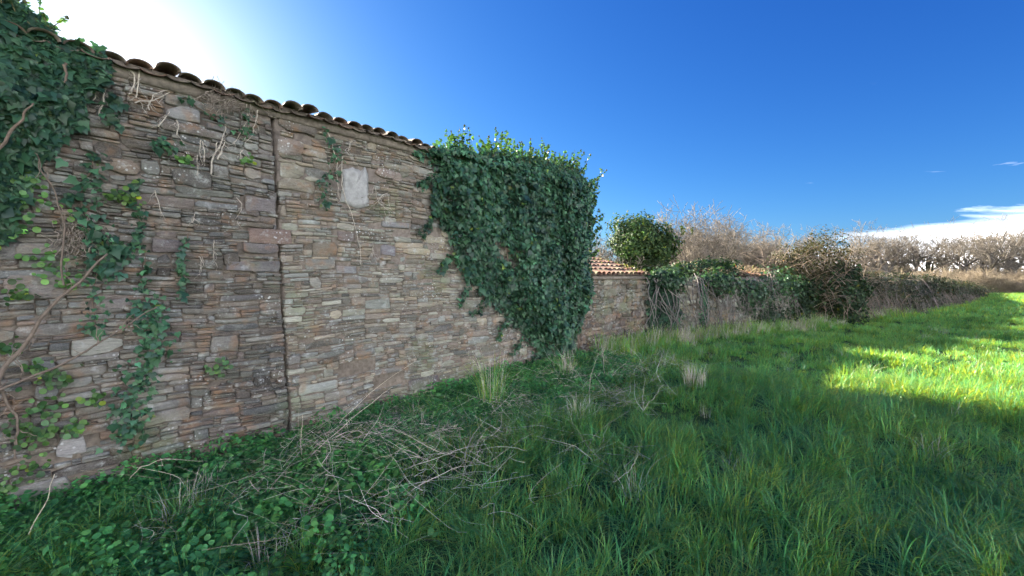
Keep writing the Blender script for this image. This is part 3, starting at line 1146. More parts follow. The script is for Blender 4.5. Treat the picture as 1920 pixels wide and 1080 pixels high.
# ------------------------------------------------------------------ dead vines and pennywort on the wall
def build_wall_details():
    vines = [
        ('forked bleached vine stem in the middle of the upper near wall', [[(394, 330), (396, 305), (403, 285), (404, 266)], [(404, 300), (412, 287), (420, 268)], [(403, 285), (414, 262), (425, 234)]], 0.011),
        ('pale looping roots under the tiles beside the corner ivy', [[(200, 130), (196, 160), (180, 178), (172, 192)], [(196, 165), (190, 200), (186, 226)], [(240, 130), (252, 145), (244, 175), (240, 182)], [(262, 132), (258, 160), (254, 188)]], 0.009),
        ('bleached root strings hanging left of the blue-grey stone', [[(280, 210), (276, 190), (290, 178), (312, 170)], [(250, 195), (290, 190), (320, 175)], [(296, 240), (306, 225), (315, 212)], [(330, 255), (332, 235), (328, 225)]], 0.007),
        ('vine stem running down left of the blocked opening', [[(612, 245), (622, 280), (628, 300), (630, 340), (633, 378)], [(640, 290), (638, 340), (640, 360), (645, 378), (656, 400), (664, 430), (672, 470), (674, 500)], [(655, 262), (650, 290)]], 0.008),
        ('thin dead stems hanging beside the top of the vertical joint', [[(470, 195), (462, 225), (448, 250), (436, 272)], [(482, 205), (476, 230), (470, 250), (455, 272)], [(460, 195), (459, 230)], [(449, 280), (447, 300)]], 0.006),
        ('three short pale twigs below the tangle', [[(372, 262), (374, 300)], [(378, 265), (382, 308)], [(366, 290), (369, 330)]], 0.006),
        ('loose twig clinging across the near wall', [[(290, 358), (296, 385), (308, 416)]], 0.006),
        ('dead stem strings right of the blocked opening', [[(706, 375), (724, 360), (728, 395), (740, 400)], [(698, 350), (710, 385), (735, 400)], [(697, 460), (694, 480)]], 0.005),
        ('dry stems standing against the stones near the joint', [[(440, 370), (452, 385), (442, 412)], [(400, 448), (398, 490)], [(375, 480), (376, 500)], [(362, 400), (358, 420)]], 0.005),
    ]
    for k, (label, lines, r) in enumerate(vines):
        q = on_frame(WALL, *lines[0][0])
        root = thing('dead_vine', label, 'vine', WALL.p(*q), 'dead vines on the tall wall')
        stems_on(root, WALL, lines, r * 0.85, 300 + k, colour=(0.46, 0.41, 0.34), off=0.04, wob=0.006)
        rr = np.random.default_rng(330 + k)
        side = []
        for L in lines:
            for _ in range(4):
                j = int(rr.integers(len(L) - 1))
                t = rr.random()
                x, y = L[j][0] + (L[j + 1][0] - L[j][0]) * t, L[j][1] + (L[j + 1][1] - L[j][1]) * t
                a = rr.uniform(0.2, 2.9)
                l = rr.uniform(8, 26)
                side.append([(x, y), (x + math.cos(a) * l * 0.6, y + math.sin(a) * l * 0.6), (x + math.cos(a + rr.normal() * 0.5) * l, y + math.sin(a) * l * 1.2)])
        stems_on(root, WALL, side, 0.0032, 350 + k, name='rootlet', colour=(0.40, 0.36, 0.31), off=0.038, wob=0.006)
    # a bird's-nest tangle of dead rootlets under the eaves, and a second lower down
    for k, (label, cx, cy, rx, ry, cnt) in enumerate([('grey tangle of dead rootlets below the tiles', 420, 195, 55, 22, 110), ('dry brown root tangle caught in the pale ivy strand', 145, 450, 45, 26, 120)]):
        r = np.random.default_rng(400 + k)
        q = on_frame(WALL, cx, cy)
        root = thing('root_tangle', label, 'roots', WALL.p(*q))
        bag = Bag()
        for i in range(cnt):
            x, y = cx + r.normal() * rx * 0.5, cy + r.normal() * ry * 0.5
            L = [(x, y)]
            a = r.uniform(0, 6.28)
            for s in range(4):
                a += r.normal() * 0.6
                L.append((L[-1][0] + math.cos(a) * 7, L[-1][1] + math.sin(a) * 7))
            qq = np.array([on_frame(WALL, *p) for p in L])
            v, f = tube(WALL.p(qq[:, 0], qq[:, 1], 0.04 + np.abs(r.normal(size=5)) * 0.03), 0.0028, 3)
            bag.add(v, f, np.array((0.27, 0.23, 0.19)) * r.uniform(0.7, 1.4))
        bag.obj('rootlets', M_STEM, root, stuff=True)
    # brown bramble canes arching across the lower left
    canes = [('thick brown bramble cane arching across the lower left wall', [(-40, 760), (10, 690), (50, 640), (90, 580), (140, 525), (200, 470)], 0.018, 0.16),
             ('long brown bramble cane sloping down to the left edge', [(-30, 730), (60, 700), (150, 660), (220, 610), (290, 570)], 0.011, 0.20),
             ('thin upright bramble cane left of the pale ivy strand', [(118, 540), (122, 500), (118, 440), (104, 380), (88, 330), (60, 290)], 0.008, 0.12),
             ('bare grey creeper stem over the dark stones at the left edge', [(0, 690), (15, 760), (35, 800), (28, 860)], 0.012, 0.10)]
    for k, (label, L, r, off) in enumerate(canes):
        root = thing('bramble_cane', label, 'bramble', WALL.p(*on_frame(WALL, *L[0])), 'bramble canes on the near wall')
        stems_on(root, WALL, [L], r, 500 + k, colour=(0.17, 0.135, 0.105), off=off, wob=0.012)
        rr = np.random.default_rng(520 + k)
        side = []
        for i in range(10):
            j = rr.integers(len(L) - 1)
            t = rr.random()
            x = L[j][0] + (L[j + 1][0] - L[j][0]) * t
            y = L[j][1] + (L[j + 1][1] - L[j][1]) * t
            a = rr.uniform(0, 6.28)
            side.append([(x, y), (x + math.cos(a) * 16, y + math.sin(a) * 16), (x + math.cos(a + .3) * 34, y + math.sin(a + .3) * 34)])
        stems_on(root, WALL, side, 0.004, 540 + k, name='side_shoot', colour=(0.24, 0.19, 0.15), off=off, wob=0.006)
    # wall pennywort: round bright leaves
    spots = [(60, 385, 20, 'beside the bare cane, high at the left'), (20, 430, 16, 'under the corner ivy at the left edge'), (45, 335, 14, 'just below the corner ivy'), (85, 490, 16, 'above the large grey boulder stone'), (128, 525, 10, 'at the right tip of the large grey boulder stone'),
             (35, 548, 12, 'under the large grey boulder stone'), (8, 650, 10, 'at the left edge where the canes cross'), (70, 690, 14, 'under the thick brown cane'), (105, 708, 12, 'between the two brown canes'), (88, 760, 16, 'left of the dense dark ivy clump'), (40, 802, 18, 'at the left edge above the white-crusted stone'),
             (72, 808, 16, 'above the white-crusted stone near the ground'), (62, 872, 18, 'touching the white-crusted stone near the ground'), (10, 905, 12, 'in the very bottom left of the wall'), (212, 368, 8, 'right of the pale ivy strand'), (242, 370, 9, 'beside the narrow ivy runner'),
             (406, 688, 14, 'at mid height left of the vertical joint'), (345, 300, 7, 'left of the forked bleached stem'), (460, 302, 8, 'near the top of the vertical joint'), (170, 742, 10, 'at the foot of the dense dark ivy clump'), (130, 802, 9, 'right above the lowest pale rock')]
    greens = np.array([(0.085, 0.19, 0.045), (0.07, 0.16, 0.05), (0.10, 0.21, 0.05), (0.06, 0.15, 0.055)])
    for k, (x, y, rad, where) in enumerate(spots):
        r = np.random.default_rng(600 + k)
        n = int(8 + rad * 1.6)
        u0, z0 = on_frame(WALL, x, y)
        s = rad / 200.0
        pos = WALL.p(u0 + r.normal(size=n) * s * 0.75, z0 + r.normal(size=n) * s * 0.7, 0.05 + np.abs(r.normal(size=n)) * 0.03)
        root = thing('pennywort', f'round-leaved green clump {where}', 'plant', WALL.p(u0, z0), 'pennywort clumps on the near wall')
        leaf_mass('foliage', root, pos, leaf_rot(r, n, WALL.n, 0.35), 0.044 * r.uniform(0.5, 1.2, n), M_WEED, r, greens * 0.85, ROUND_V, ROUND_F)


build_wall_details()


# ------------------------------------------------------------------ the low shed beyond the ivy
SHED = Frame((1.50, 9.28), (1.95, 1.90))
SHED_LEN = 2.80
SHED_EAVE = 1.70


def tint_shed(u, z):
    return (0.74, 0.62, 0.60) if z < 0.8 else (0.76, 0.72, 0.70)


def build_shed():
    rng = np.random.default_rng(15)
    root = thing('stone_shed', 'low stone outbuilding with a mossy red tile roof beyond the big ivy', 'shed', SHED.p(SHED_LEN / 2, 0))
    P, F = slab_box(SHED, 0.0, SHED_LEN, -0.3, SHED_EAVE - 0.03, -2.2, -0.04)
    solid('wall_core', P, F, M_CORE, root)
    rects = layout(0.0, SHED_LEN + 0.2, -0.2, SHED_EAVE - 0.05, rng, 0.06)
    masonry(root, SHED, rects, rng, 4.0, 290, None, M_STONE, tint=tint_shed, proud=(0.0, 0.035))
    # roof: slopes up away from the viewer
    slope = math.radians(15.5)
    roof = link('roof', None, root, tuple(SHED.p(0, SHED_EAVE) - base_of(root)))
    depth = 2.1
    V = [SHED.p(u, z, n) for u in (-0.05, SHED_LEN + 0.05) for z, n in ((SHED_EAVE - 0.05, 0.10), (SHED_EAVE - 0.01, 0.10), (SHED_EAVE - 0.01 + math.tan(slope) * depth, 0.10 - depth), (SHED_EAVE - 0.5, -depth - 1.2), (SHED_EAVE - 0.6, -depth - 1.2))]
    F = [[i, (i + 1) % 5, 5 + (i + 1) % 5, 5 + i] for i in range(5)] + [[4, 3, 2, 1, 0], [5, 6, 7, 8, 9]]
    solid('roof_bed', V, F, M_CORE, roof)
    cols = [(0.14, 0.068, 0.055), (0.12, 0.066, 0.055), (0.16, 0.082, 0.064), (0.11, 0.072, 0.062), (0.14, 0.096, 0.076)]
    covers, channels = tile_meshes('roof_tile', cols, L=0.44, r0=0.095, r1=0.075, seg=6)
    k = 0
    u = 0.05
    while u < SHED_LEN:
        for row in range(6):
            d = rng.normal(size=6)
            n = 0.14 - row * 0.345
            z = SHED_EAVE + 0.035 + math.tan(slope) * row * 0.345
            place_tile(covers[int(rng.integers(5))], SHED, u + d[0] * 0.012, z + 0.03, n + d[1] * 0.012, slope - 0.03, roof, rng, d[2] * 0.04, d[3] * 0.05)
            if row == 0 or True:
                place_tile(channels[int(rng.integers(5))], SHED, u + 0.10, z + 0.035, n - 0.01, slope - 0.03, roof, rng, d[4] * 0.02, 0)
        # ridge tile
        u += 0.20
        k += 1
    for i in range(8):
        V2, F2 = canal_tile(L=0.42, r0=0.12, r1=0.10, seg=6)
        ur = i * 0.37 - 0.05
        zr = SHED_EAVE + 0.06 + math.tan(slope) * depth
        W = np.array([SHED.p(ur + y, zr + z, 0.10 - depth + x) for x, y, z in V2])
        solid('ridge_tile', W, F2, M_TILE, roof, cols[i % 5], True)
    # moss and grass on the roof, thick towards its far end
    r = np.random.default_rng(16)
    n = 500
    u = SHED_LEN * r.beta(3.2, 1.0, n)
    t = r.random(n) ** 1.3
    keep = r.random(n) < np.clip((u - 1.5) / 1.0, 0.02, 1)
    u, t = u[keep], t[keep]
    n = len(u)
    nn = 0.10 - t * depth
    pos = SHED.p(u, SHED_EAVE + 0.09 + math.tan(slope) * t * depth + r.random(n) * 0.05, nn)
    rot = basis(r.normal(size=(n, 3)) + np.array([0, 0, 0.6]), r.normal(size=(n, 3)) * 0.8 + np.array([0, 0, 0.9]))
    g = np.array([(0.09, 0.115, 0.03), (0.08, 0.105, 0.03), (0.12, 0.125, 0.045), (0.15, 0.13, 0.07)])
    leaf_mass('roof_moss', roof, pos, rot, 0.045 * r.uniform(0.5, 1.5, n), M_WEED, r, g, OVAL_V, OVAL_F)


build_shed()


# ------------------------------------------------------------------ ruined yard walls beyond the shed
RUIN = Frame((3.55, 11.22), (2.85, 1.42))
RUIN_LEN = 3.15
YARD = Frame((6.35, 12.62), (3.0, 1.70))
YARD_LEN = 3.5


def rough_wall(name, label, fr, length, height, seed, mat=M_STONE_FAR, tint=None, singles=0, thin=0.065):
    rng = np.random.default_rng(seed)
    root = thing(name, label, 'wall', fr.p(length / 2, 0))
    hh = height if callable(height) else (lambda u: height)
    us = np.linspace(0, length, max(2, int(length / 0.5)) + 1)
    V, F = [], []
    for u in us:
        h = hh(u) - 0.06
        V += [fr.p(u, -0.3, -0.03), fr.p(u, h, -0.03), fr.p(u, h, -0.45), fr.p(u, -0.3, -0.45)]
    for i in range(len(us) - 1):
        for j in range(4):
            k = (j + 1) % 4
            F.append([4 * i + j, 4 * i + k, 4 * i + 4 + k, 4 * i + 4 + j])
    F += [[3, 2, 1, 0], [4 * len(us) - 4 + j for j in range(4)]]
    solid('wall_core', V, F, M_CORE, root)
    mx = max(hh(u) for u in us)
    rects = layout(0, length, -0.2, mx, rng, thin)
    skip = lambda u, z: z > hh(min(max(u, 0), length)) + 0.05 * math.sin(u * 4.3 + seed)
    masonry(root, fr, rects, rng, seed * 0.7, singles, None, mat, skip=skip, tint=tint, proud=(0.0, 0.05))
    return root


def build_ruins():
    rough_wall('ruined_wall', 'crumbling stone wall stub between ivy and hanging creeper beyond the shed', RUIN, RUIN_LEN, lambda u: 1.66 - 0.05 * math.sin(u * 3), 17, tint=lambda u, z: (0.92, 0.92, 0.9), singles=220)
    rough_wall('yard_wall', 'low yard wall buried under hanging grey creeper stems', YARD, YARD_LEN, 1.62, 18, singles=120)
    # ivy over the left half of the ruin
    p = [(0.0, 0.10), (0.5, 0.0), (1.10, 0.05), (1.15, 0.7), (0.95, 1.2), (1.05, 1.75), (0.5, 1.85), (0.1, 1.75), (0.05, 1.0)]
    ivy_blanket('climbing_ivy', 'dark ivy with hanging stems draped over the wall right of the shed', None, 2400, 0.30, 0.075, 51, fr=RUIN, poly=p, fringe=0.12)
    p2 = [(1.95, 0.1), (2.2, 0.1), (2.25, 1.0), (2.2, 1.72), (2.0, 1.72)]
    ivy_blanket('climbing_ivy', 'slim ivy column on the right edge of the exposed ruin stones', None, 420, 0.16, 0.07, 52, fr=RUIN, poly=p2, fringe=0.10)
    p3 = [(2.3, 0.0), (3.3, 0.0), (3.3, 1.75), (2.5, 1.7)]
    # dead stems hanging from the wall heads
    for k, (label, fr, u0, u1, top, cnt, seed) in enumerate([
            ('bare grey ivy stems hanging over the dark ivy right of the shed', RUIN, -0.1, 1.3, 1.75, 26, 61),
            ('curtain of grey dead creeper stems hanging down the yard wall', YARD, -0.6, 3.3, 1.72, 80, 62),
            ('sparse dead creeper on the exposed ruin stones', RUIN, 1.2, 3.1, 1.7, 26, 63)]):
        r = np.random.default_rng(seed)
        root = thing('dead_creeper', label, 'creeper', fr.p((u0 + u1) / 2, 0))
        bag = Bag()
        for i in range(cnt):
            u = r.uniform(u0, u1)
            z1 = top * (1 - (0.45 * r.random() ** 2)) + r.normal() * 0.08
            z0 = r.uniform(0.0, 0.9) if cnt > 100 else r.uniform(0.0, 0.6)
            t = np.linspace(0, 1, 8)
            uu = u + np.cumsum(r.normal(size=8) * 0.06) + r.normal() * 0.45 * t
            zz = z1 + (z0 - z1) * t
            nn = 0.12 + 0.25 * np.sin(t * 2.2) * r.uniform(0.3, 1.2) + t * r.uniform(0, 0.25)
            v, f = tube(fr.p(uu, zz, nn), np.linspace(0.010, 0.004, 8) * (1.6 if cnt < 40 else 1.0), 3)
            bag.add(v, f, np.array((0.22, 0.20, 0.18)) * r.uniform(0.4, 1.3))
        bag.obj('stems', M_STEM, root, stuff=True)
        if cnt > 100:
            m = 3800
            u = r.uniform(u0, u1, m)
            z = r.uniform(0.3, 1.75, m)
            leaf_mass('foliage', root, fr.p(u, z, 0.05 + r.random(m) * (0.20 + 0.12 * np.sin(u * 3.1) + 0.08 * np.sin(u * 7.0 + z * 4))), leaf_rot(r, m, fr.n, 0.5), 0.065 * r.uniform(0.5, 1.2, m), M_IVY, r, IVY_GREENS)


build_ruins()


def build_fallen_roof():
    rng = np.random.default_rng(66)
    root = thing('fallen_roof', 'sunlit sagging tile roof strewn with dead grass behind the yard wall', 'roof', YARD.p(1.6, 1.6))
    slope = math.radians(12)
    V = [YARD.p(u, z, n) for u in (0.1, 3.2) for z, n in ((1.50, -0.3), (1.66, -0.3), (1.66 + 1.7 * math.tan(slope), -2.0), (0.0, -2.4), (0.0, -0.6))]
    F = [[i, (i + 1) % 5, 5 + (i + 1) % 5, 5 + i] for i in range(5)] + [[4, 3, 2, 1, 0], [5, 6, 7, 8, 9]]
    solid('roof_bed', V, F, M_CORE, root)
    cols = [(0.22, 0.115, 0.08), (0.20, 0.11, 0.08), (0.24, 0.135, 0.09), (0.18, 0.11, 0.08), (0.22, 0.14, 0.10)]
    covers, channels = tile_meshes('roof_tile', cols, L=0.44, r0=0.10, r1=0.08, seg=6)
    for i in range(15):
        for row in range(4):
            d = rng.normal(size=5)
            place_tile(covers[int(rng.integers(5))], YARD, 0.2 + i * 0.205 + d[0] * 0.02, 1.70 + row * 0.36 * math.tan(slope) + d[4] * 0.01, -0.28 - row * 0.36, slope, root, rng, d[1] * 0.06, d[2] * 0.08)
    n = 1600
    t = rng.random(n)
    pos = YARD.p(rng.uniform(0.0, 3.3, n), 1.76 + t * 1.6 * math.tan(slope) + rng.random(n) * 0.08, -0.3 - t * 1.6)
    rot = basis(rng.normal(size=(n, 3)) + np.array([0, 0, 0.5]), rng.normal(size=(n, 3)) + np.array([0, 0, 0.6]))
    g = np.array([(0.36, 0.27, 0.17), (0.30, 0.23, 0.14), (0.40, 0.32, 0.22), (0.20, 0.19, 0.08)])
    leaf_mass('dead_grass', root, pos, rot, 0.085 * rng.uniform(0.5, 1.5, n), M_STRAW, rng, g, OVAL_V * np.array([0.35, 1, 1]), OVAL_F)


build_fallen_roof()


# ------------------------------------------------------------------ trees and bushes
def grow(rng, start, d, length, radius, level, max_level, kids, out, up=0.10, wob=0.22, spread=0.75, shrink=0.62):
    n = 5 if level < 2 else 3
    pts = [np.array(start, float)]
    d = np.array(d, float)
    d /= np.linalg.norm(d)
    dirs = []
    for i in range(n):
        d = d + rng.normal(size=3) * wob * (0.6 if level == 0 else 1.0) + np.array([0, 0, up])
        d /= np.linalg.norm(d)
        dirs.append(d.copy())
        pts.append(pts[-1] + d * length / n)
    rad = np.linspace(radius, radius * 0.5, n + 1)
    out.append((level, np.array(pts), rad))
    if level >= max_level:
        return
    k = kids[level]
    for i in range(k):
        t = rng.uniform(0.25 if level else 0.42, 1.0)
        x = t * n
        j = min(int(x), n - 1)
        p = pts[j] + (pts[j + 1] - pts[j]) * (x - j)
        a = rng.uniform(0, 6.28)
        side = np.cross(dirs[j], np.array([math.cos(a), math.sin(a), 0.3]))
        side /= np.linalg.norm(side) + 1e-9
        nd = dirs[j] * (1 - spread * 0.5) + side * spread
        grow(rng, p, nd, length * shrink * rng.uniform(0.7, 1.25), radius * 0.55 * (1 - 0.4 * t), level + 1, max_level, kids, out, up, wob, spread, shrink)


def tree_data(seed, height, kids=(7, 6, 6, 4), trunks=1, girth=0.12, spread=0.8, min_r=0.006, up=0.08, crown_col=(0.24, 0.195, 0.15), bark_col=(0.19, 0.165, 0.135), shrink=0.62, wob=0.22):
    """bare tree with its foot at the origin: (trunk verts, faces), (twig verts, faces)"""
    rng = np.random.default_rng(seed)
    out = []
    for i in range(trunks):
        d = np.array([rng.normal() * 0.10 * trunks, rng.normal() * 0.10 * trunks, 1.0])
        grow(rng, (rng.normal() * 0.1 * (trunks - 1), rng.normal() * 0.1 * (trunks - 1), -0.2), d, height * 0.55, girth, 0, len(kids), kids, out, up, wob, spread, shrink)
    tr, tw = Bag(), Bag()
    zmax = max(p[:, 2].max() for _, p, _ in out)
    k = height / zmax
    for lv, p, r in out:
        p = p * np.array([k, k, k])
        if lv < 2:
            v, f = tube(p, np.maximum(r, min_r), 6 if lv == 0 else 5)
            tr.add(v, f, bark_col)
        else:
            v, f = tube(p, np.maximum(r, min_r), 3)
            tw.add(v, f, np.array(crown_col) * rng.uniform(0.75, 1.3))
    return tr, tw


def bag_mesh(bag, name, mat):
    return make_mesh(name, np.concatenate(bag.v), bag.f, mat, np.concatenate(bag.c), True)


def put_tree(name, label, meshes, loc, rotz, s, group=None, cat='tree', sxy=1.0):
    root = thing(name, label, cat, loc, group)
    root.rotation_euler = (0, 0, rotz)
    root.scale = (s * sxy, s * sxy, s)
    link('trunk', meshes[0], root)
    link('crown', meshes[1], root)['kind'] = 'stuff'
    return root


def build_trees():
    rng = np.random.default_rng(70)
    # far row along the end of the field
    variants = []
    for k in range(6):
        tr, tw = tree_data(700 + k, 1.0 * 7.5, (7, 6, 5, 3), girth=0.26, spread=(0.7, 0.85, 0.75, 0.9, 0.65, 0.8)[k], min_r=0.0105, crown_col=(0.165, 0.145, 0.12), bark_col=(0.15, 0.135, 0.115), trunks=1 + (k == 3))
        variants.append((bag_mesh(tr, 'trunk', M_BARK), bag_mesh(tw, 'crown', M_TWIG)))
    spots = [(1112, 452, 60, 'bare treetop showing just right of the big ivy'), (1150, 448, 58, 'bare tree standing behind the round ivy-clad bush'), (1245, 420, 52, 'tall bare tree at the left of the distant row'),
             (1300, 412, 46, 'spreading bare tree in the distance behind the ruin'), (1375, 418, 48, 'bare tree rising over the yard wall in the distance'), (1432, 424, 50, 'distant bare tree left of the bramble bush'),
             (1490, 428, 52, 'distant bare tree half hidden by the left of the bramble bush'), (1560, 424, 50, 'bare treetop directly above the bramble bush'), (1615, 430, 54, 'distant bare tree above the right of the bramble bush'), (1668, 428, 50, 'small bare tree where the boundary wall starts to drop'),
             (1722, 426, 50, 'slim forked bare tree over the middle of the boundary wall'), (1748, 424, 54, 'open-crowned bare tree over the low end of the boundary wall'), (1800, 432, 46, 'leaning bare tree at the corner of the field'), (1836, 426, 50, 'bare tree just past the end of the boundary wall'),
             (1872, 420, 46, 'bare tree with straight pole-like trunk at the field edge'), (1908, 418, 48, 'rightmost large bare tree at the field edge'), (1950, 415, 46, 'bare tree cut by the right picture edge'), (1200, 440, 64, 'faint bare tree directly behind the round ivy-clad bush'), (1345, 428, 60, 'far bare tree behind the gnarled one'), (1405, 432, 62, 'far bare tree between the two thorn trees'), (1590, 436, 64, 'faint far tree behind the right shoulder of the bramble bush'), (1645, 425, 58, 'upright far tree over the start of the boundary wall'), (1695, 438, 62, 'short far tree over the boundary wall'), (1775, 428, 60, 'tall far tree behind the corner of the field'), (1855, 436, 60, 'far bare tree seen between two nearer ones at the field edge'), (1892, 428, 58, 'thin far tree left of the rightmost large tree')]
    for k, (x, ytop, Y, label) in enumerate(spots):
        X, _, zt = at_depth(x, ytop, Y)
        h = zt * rng.uniform(1.02, 1.26)
        put_tree('bare_tree', label, variants[k % 6], (X, Y, 0), rng.uniform(0, 6.28), h / 7.5, 'bare trees at the far side of the field', sxy=1.15)
    # nearer bare trees behind the ruins
    near = [(1285, 372, 22, 801, 'twisted bare tree standing behind the ruined wall', 0.15), (1340, 382, 24, 802, 'gnarled bare tree right of the twisted one behind the ruin', 0.14), (1138, 424, 20, 803, 'slender bare sapling left of the round ivy-clad bush', 0.05),
            (1398, 424, 25, 804, 'bushy bare thorn tree over the yard wall', 0.07), (1450, 436, 24, 805, 'low bare thorn tree left of the bramble bush', 0.07)]
    for x, ytop, Y, seed, label, g in near:
        X, _, zt = at_depth(x, ytop, Y)
        tr, tw = tree_data(seed, zt, (9, 7, 6, 4), girth=g, spread=0.9, min_r=0.009, crown_col=(0.18, 0.155, 0.125), bark_col=(0.16, 0.14, 0.12), wob=0.30, trunks=1 if seed < 804 else 3)
        put_tree('bare_tree', label, (bag_mesh(tr, 'trunk', M_BARK), bag_mesh(tw, 'crown', M_TWIG)), (X, Y, 0), 0.0, 1.0)


build_trees()


def leafy_ball(parent, name, centre, radii, count, leaf, seed, greens, lump=0.35, inner=0.35, mat=M_IVY, tv=IVY_V, tf=IVY_F, floor=None):
    r = np.random.default_rng(seed)
    d = r.normal(size=(count, 3))
    d /= np.linalg.norm(d, axis=1, keepdims=True)
    rr = 1.0 + lump * vnoise(d, seed, 2.6) + lump * 0.5 * vnoise(d, seed + 1, 6.0)
    k = (inner + (1 - inner) * r.random(count) ** 0.45) * rr
    pos = np.array(centre) + d * np.array(radii) * k[:, None]
    if floor is not None:
        keep = pos[:, 2] > floor
        pos, d = pos[keep], d[keep]
    n = len(pos)
    rot = basis(d + r.normal(size=(n, 3)) * 0.5 + np.array([0, 0, 0.3]), np.tile([0, 0, -1.0], (n, 1)) + r.normal(size=(n, 3)) * 0.5)
    return leaf_mass(name, parent, pos, rot, leaf * r.uniform(0.6, 1.25, n), mat, r, greens, tv, tf)


def build_bushes():
    g1 = np.array([(0.032, 0.062, 0.024), (0.042, 0.075, 0.026), (0.026, 0.052, 0.022), (0.055, 0.080, 0.026)])
    # round ivy-clad bush behind the shed
    Y = 20.0
    c = at_depth(1204, 458, Y)
    root = thing('ivy_clad_bush', 'round dense evergreen ivy bush rising behind the shed roof', 'bush', (c[0], Y, 0))
    leafy_ball(root, 'crown', (c[0] - 0.25, Y, c[2] + 0.1), (1.15, 1.2, 1.15), 11000, 0.10, 81, g1, 0.40, 0.25, mat=M_BUSH)
    leafy_ball(root, 'side_crown', (c[0] + 0.85, Y - 0.1, c[2] - 0.05), (0.72, 0.8, 0.78), 4500, 0.10, 82, g1 * 0.9, 0.45, 0.25, mat=M_BUSH)
    leafy_ball(root, 'low_crown', (c[0] + 0.1, Y, c[2] - 0.95), (1.0, 0.9, 0.75), 4000, 0.10, 812, g1 * 0.85, 0.45, 0.25, mat=M_BUSH)
    sprigs(root, lambda q: np.array(c) + np.array([q.normal() * 0.9, q.normal() * 0.8, abs(q.normal()) * 0.5]), 60, 811, (0.25, 0.55), greens=g1, leaf=0.10)
    r = np.random.default_rng(83)
    for i in range(7):
        p = np.array([[c[0] + r.normal() * 0.25 + (i - 3) * 0.12, Y + r.normal() * 0.2, z] for z in (0.0, 1.2, 2.2, 3.2)]) + r.normal(size=(4, 3)) * 0.05
        v, f = tube(p, np.linspace(0.05, 0.02, 4), 5)
        solid('trunk', v, f, M_BARK, root, (0.20, 0.17, 0.13), True)
    # low ivy mound on the wall behind the ruin
    c = at_depth(1325, 510, 14.0)
    root = thing('ivy_mound', 'low green ivy mound on the wall head behind the ruin', 'ivy', (c[0], 14.0, 0))
    leafy_ball(root, 'crown', c, (1.15, 0.7, 0.42), 3600, 0.08, 84, g1 * np.array([0.8, 1.0, 1.0]), 0.35, 0.4)
    c = at_depth(1262, 512, 13.2)
    root = thing('ivy_mound', 'small leafy hump of ivy at the far end of the shed roof', 'ivy', (c[0], 13.2, 0))
    leafy_ball(root, 'crown', c, (0.7, 0.5, 0.25), 1400, 0.075, 85, g1, 0.35, 0.4)
    dk = np.array([(0.040, 0.085, 0.045), (0.050, 0.100, 0.045), (0.034, 0.070, 0.040)])
    for q, (fr, u, z, rad, label) in enumerate([(RUIN, 0.55, 1.62, (0.75, 0.4, 0.32), 'shaggy ivy cap on the wall right of the shed'), (RUIN, 2.6, 1.55, (0.55, 0.4, 0.35), 'ragged ivy cap right of the exposed ruin stones'),
                                               (YARD, 1.0, 1.15, (0.6, 0.35, 0.5), 'dark ivy lump bulging from the middle of the yard wall'), (YARD, 2.7, 1.45, (0.8, 0.5, 0.5), 'dark ivy lump where the yard wall meets the bramble bush'), (YARD, 1.9, 0.45, (0.7, 0.4, 0.42), 'low dark ivy lump at the foot of the yard wall')]):
        cc = fr.p(u, z, 0.12)
        root = thing('ivy_mound', label, 'ivy', fr.p(u, 0, 0.12))
        leafy_ball(root, 'crown', cc, rad, 1300, 0.075, 840 + q, dk, 0.55, 0.3, floor=0.02)
    # big bramble bush
    dark = np.array([(0.035, 0.065, 0.035), (0.045, 0.075, 0.03), (0.03, 0.055, 0.03)])
    tan = np.array([(0.105, 0.085, 0.050), (0.075, 0.075, 0.036), (0.125, 0.10, 0.062), (0.055, 0.065, 0.030)])
    Y = 15.6
    mat_b = M_BUSH
    root = thing('bramble_bush', 'large bramble thicket with dark ivy flank at the turn of the wall', 'bush', (11.0, Y, 0))
    c = at_depth(1530, 520, Y)
    leafy_ball(root, 'crown', (c[0], Y + 0.3, 1.6), (1.85, 1.15, 1.6), 15000, 0.08, 86, tan, 0.32, 0.35, mat=M_BUSH, tv=OVAL_V, tf=OVAL_F)
    c = at_depth(1585, 545, Y - 0.4)
    leafy_ball(root, 'ivy_flank', (c[0], Y - 0.35, 1.05), (0.85, 0.7, 1.25), 5200, 0.085, 87, dark, 0.3, 0.4, mat=M_BUSH, floor=0.02)
    c = at_depth(1480, 560, Y - 0.8)
    leafy_ball(root, 'ivy_skirt', (c[0], Y - 0.9, 0.8), (1.0, 0.6, 1.0), 3800, 0.08, 88, dark, 0.3, 0.4, mat=M_BUSH, floor=0.02)
    r = np.random.default_rng(89)
    bag = Bag()
    for i in range(700):
        a = r.uniform(0, 6.28)
        base = np.array([11.1 + r.normal() * 1.1, Y + r.normal() * 0.6, r.uniform(0.2, 2.3)])
        d = np.array([math.cos(a), math.sin(a), r.uniform(0.2, 1.4)])
        L = r.uniform(0.6, 1.5)
        t = np.linspace(0, 1, 5)[:, None]
        p = base + d / np.linalg.norm(d) * L * t + np.array([0, 0, -0.5]) * L * t ** 2 * r.uniform(0, 1) + np.cumsum(r.normal(size=(5, 3)) * 0.03, 0)
        v, f = tube(p, np.linspace(0.010, 0.004, 5), 3)
        bag.add(v, f, np.array((0.24, 0.185, 0.14)) * r.uniform(0.6, 1.3))
    bag.obj('canes', M_STEM, root, stuff=True)


build_bushes()


# ------------------------------------------------------------------ boundary wall under brambles
BOUND = [(12.3, 16.6), (18.0, 19.6), (27.0, 26.4), (41.0, 37.5)]


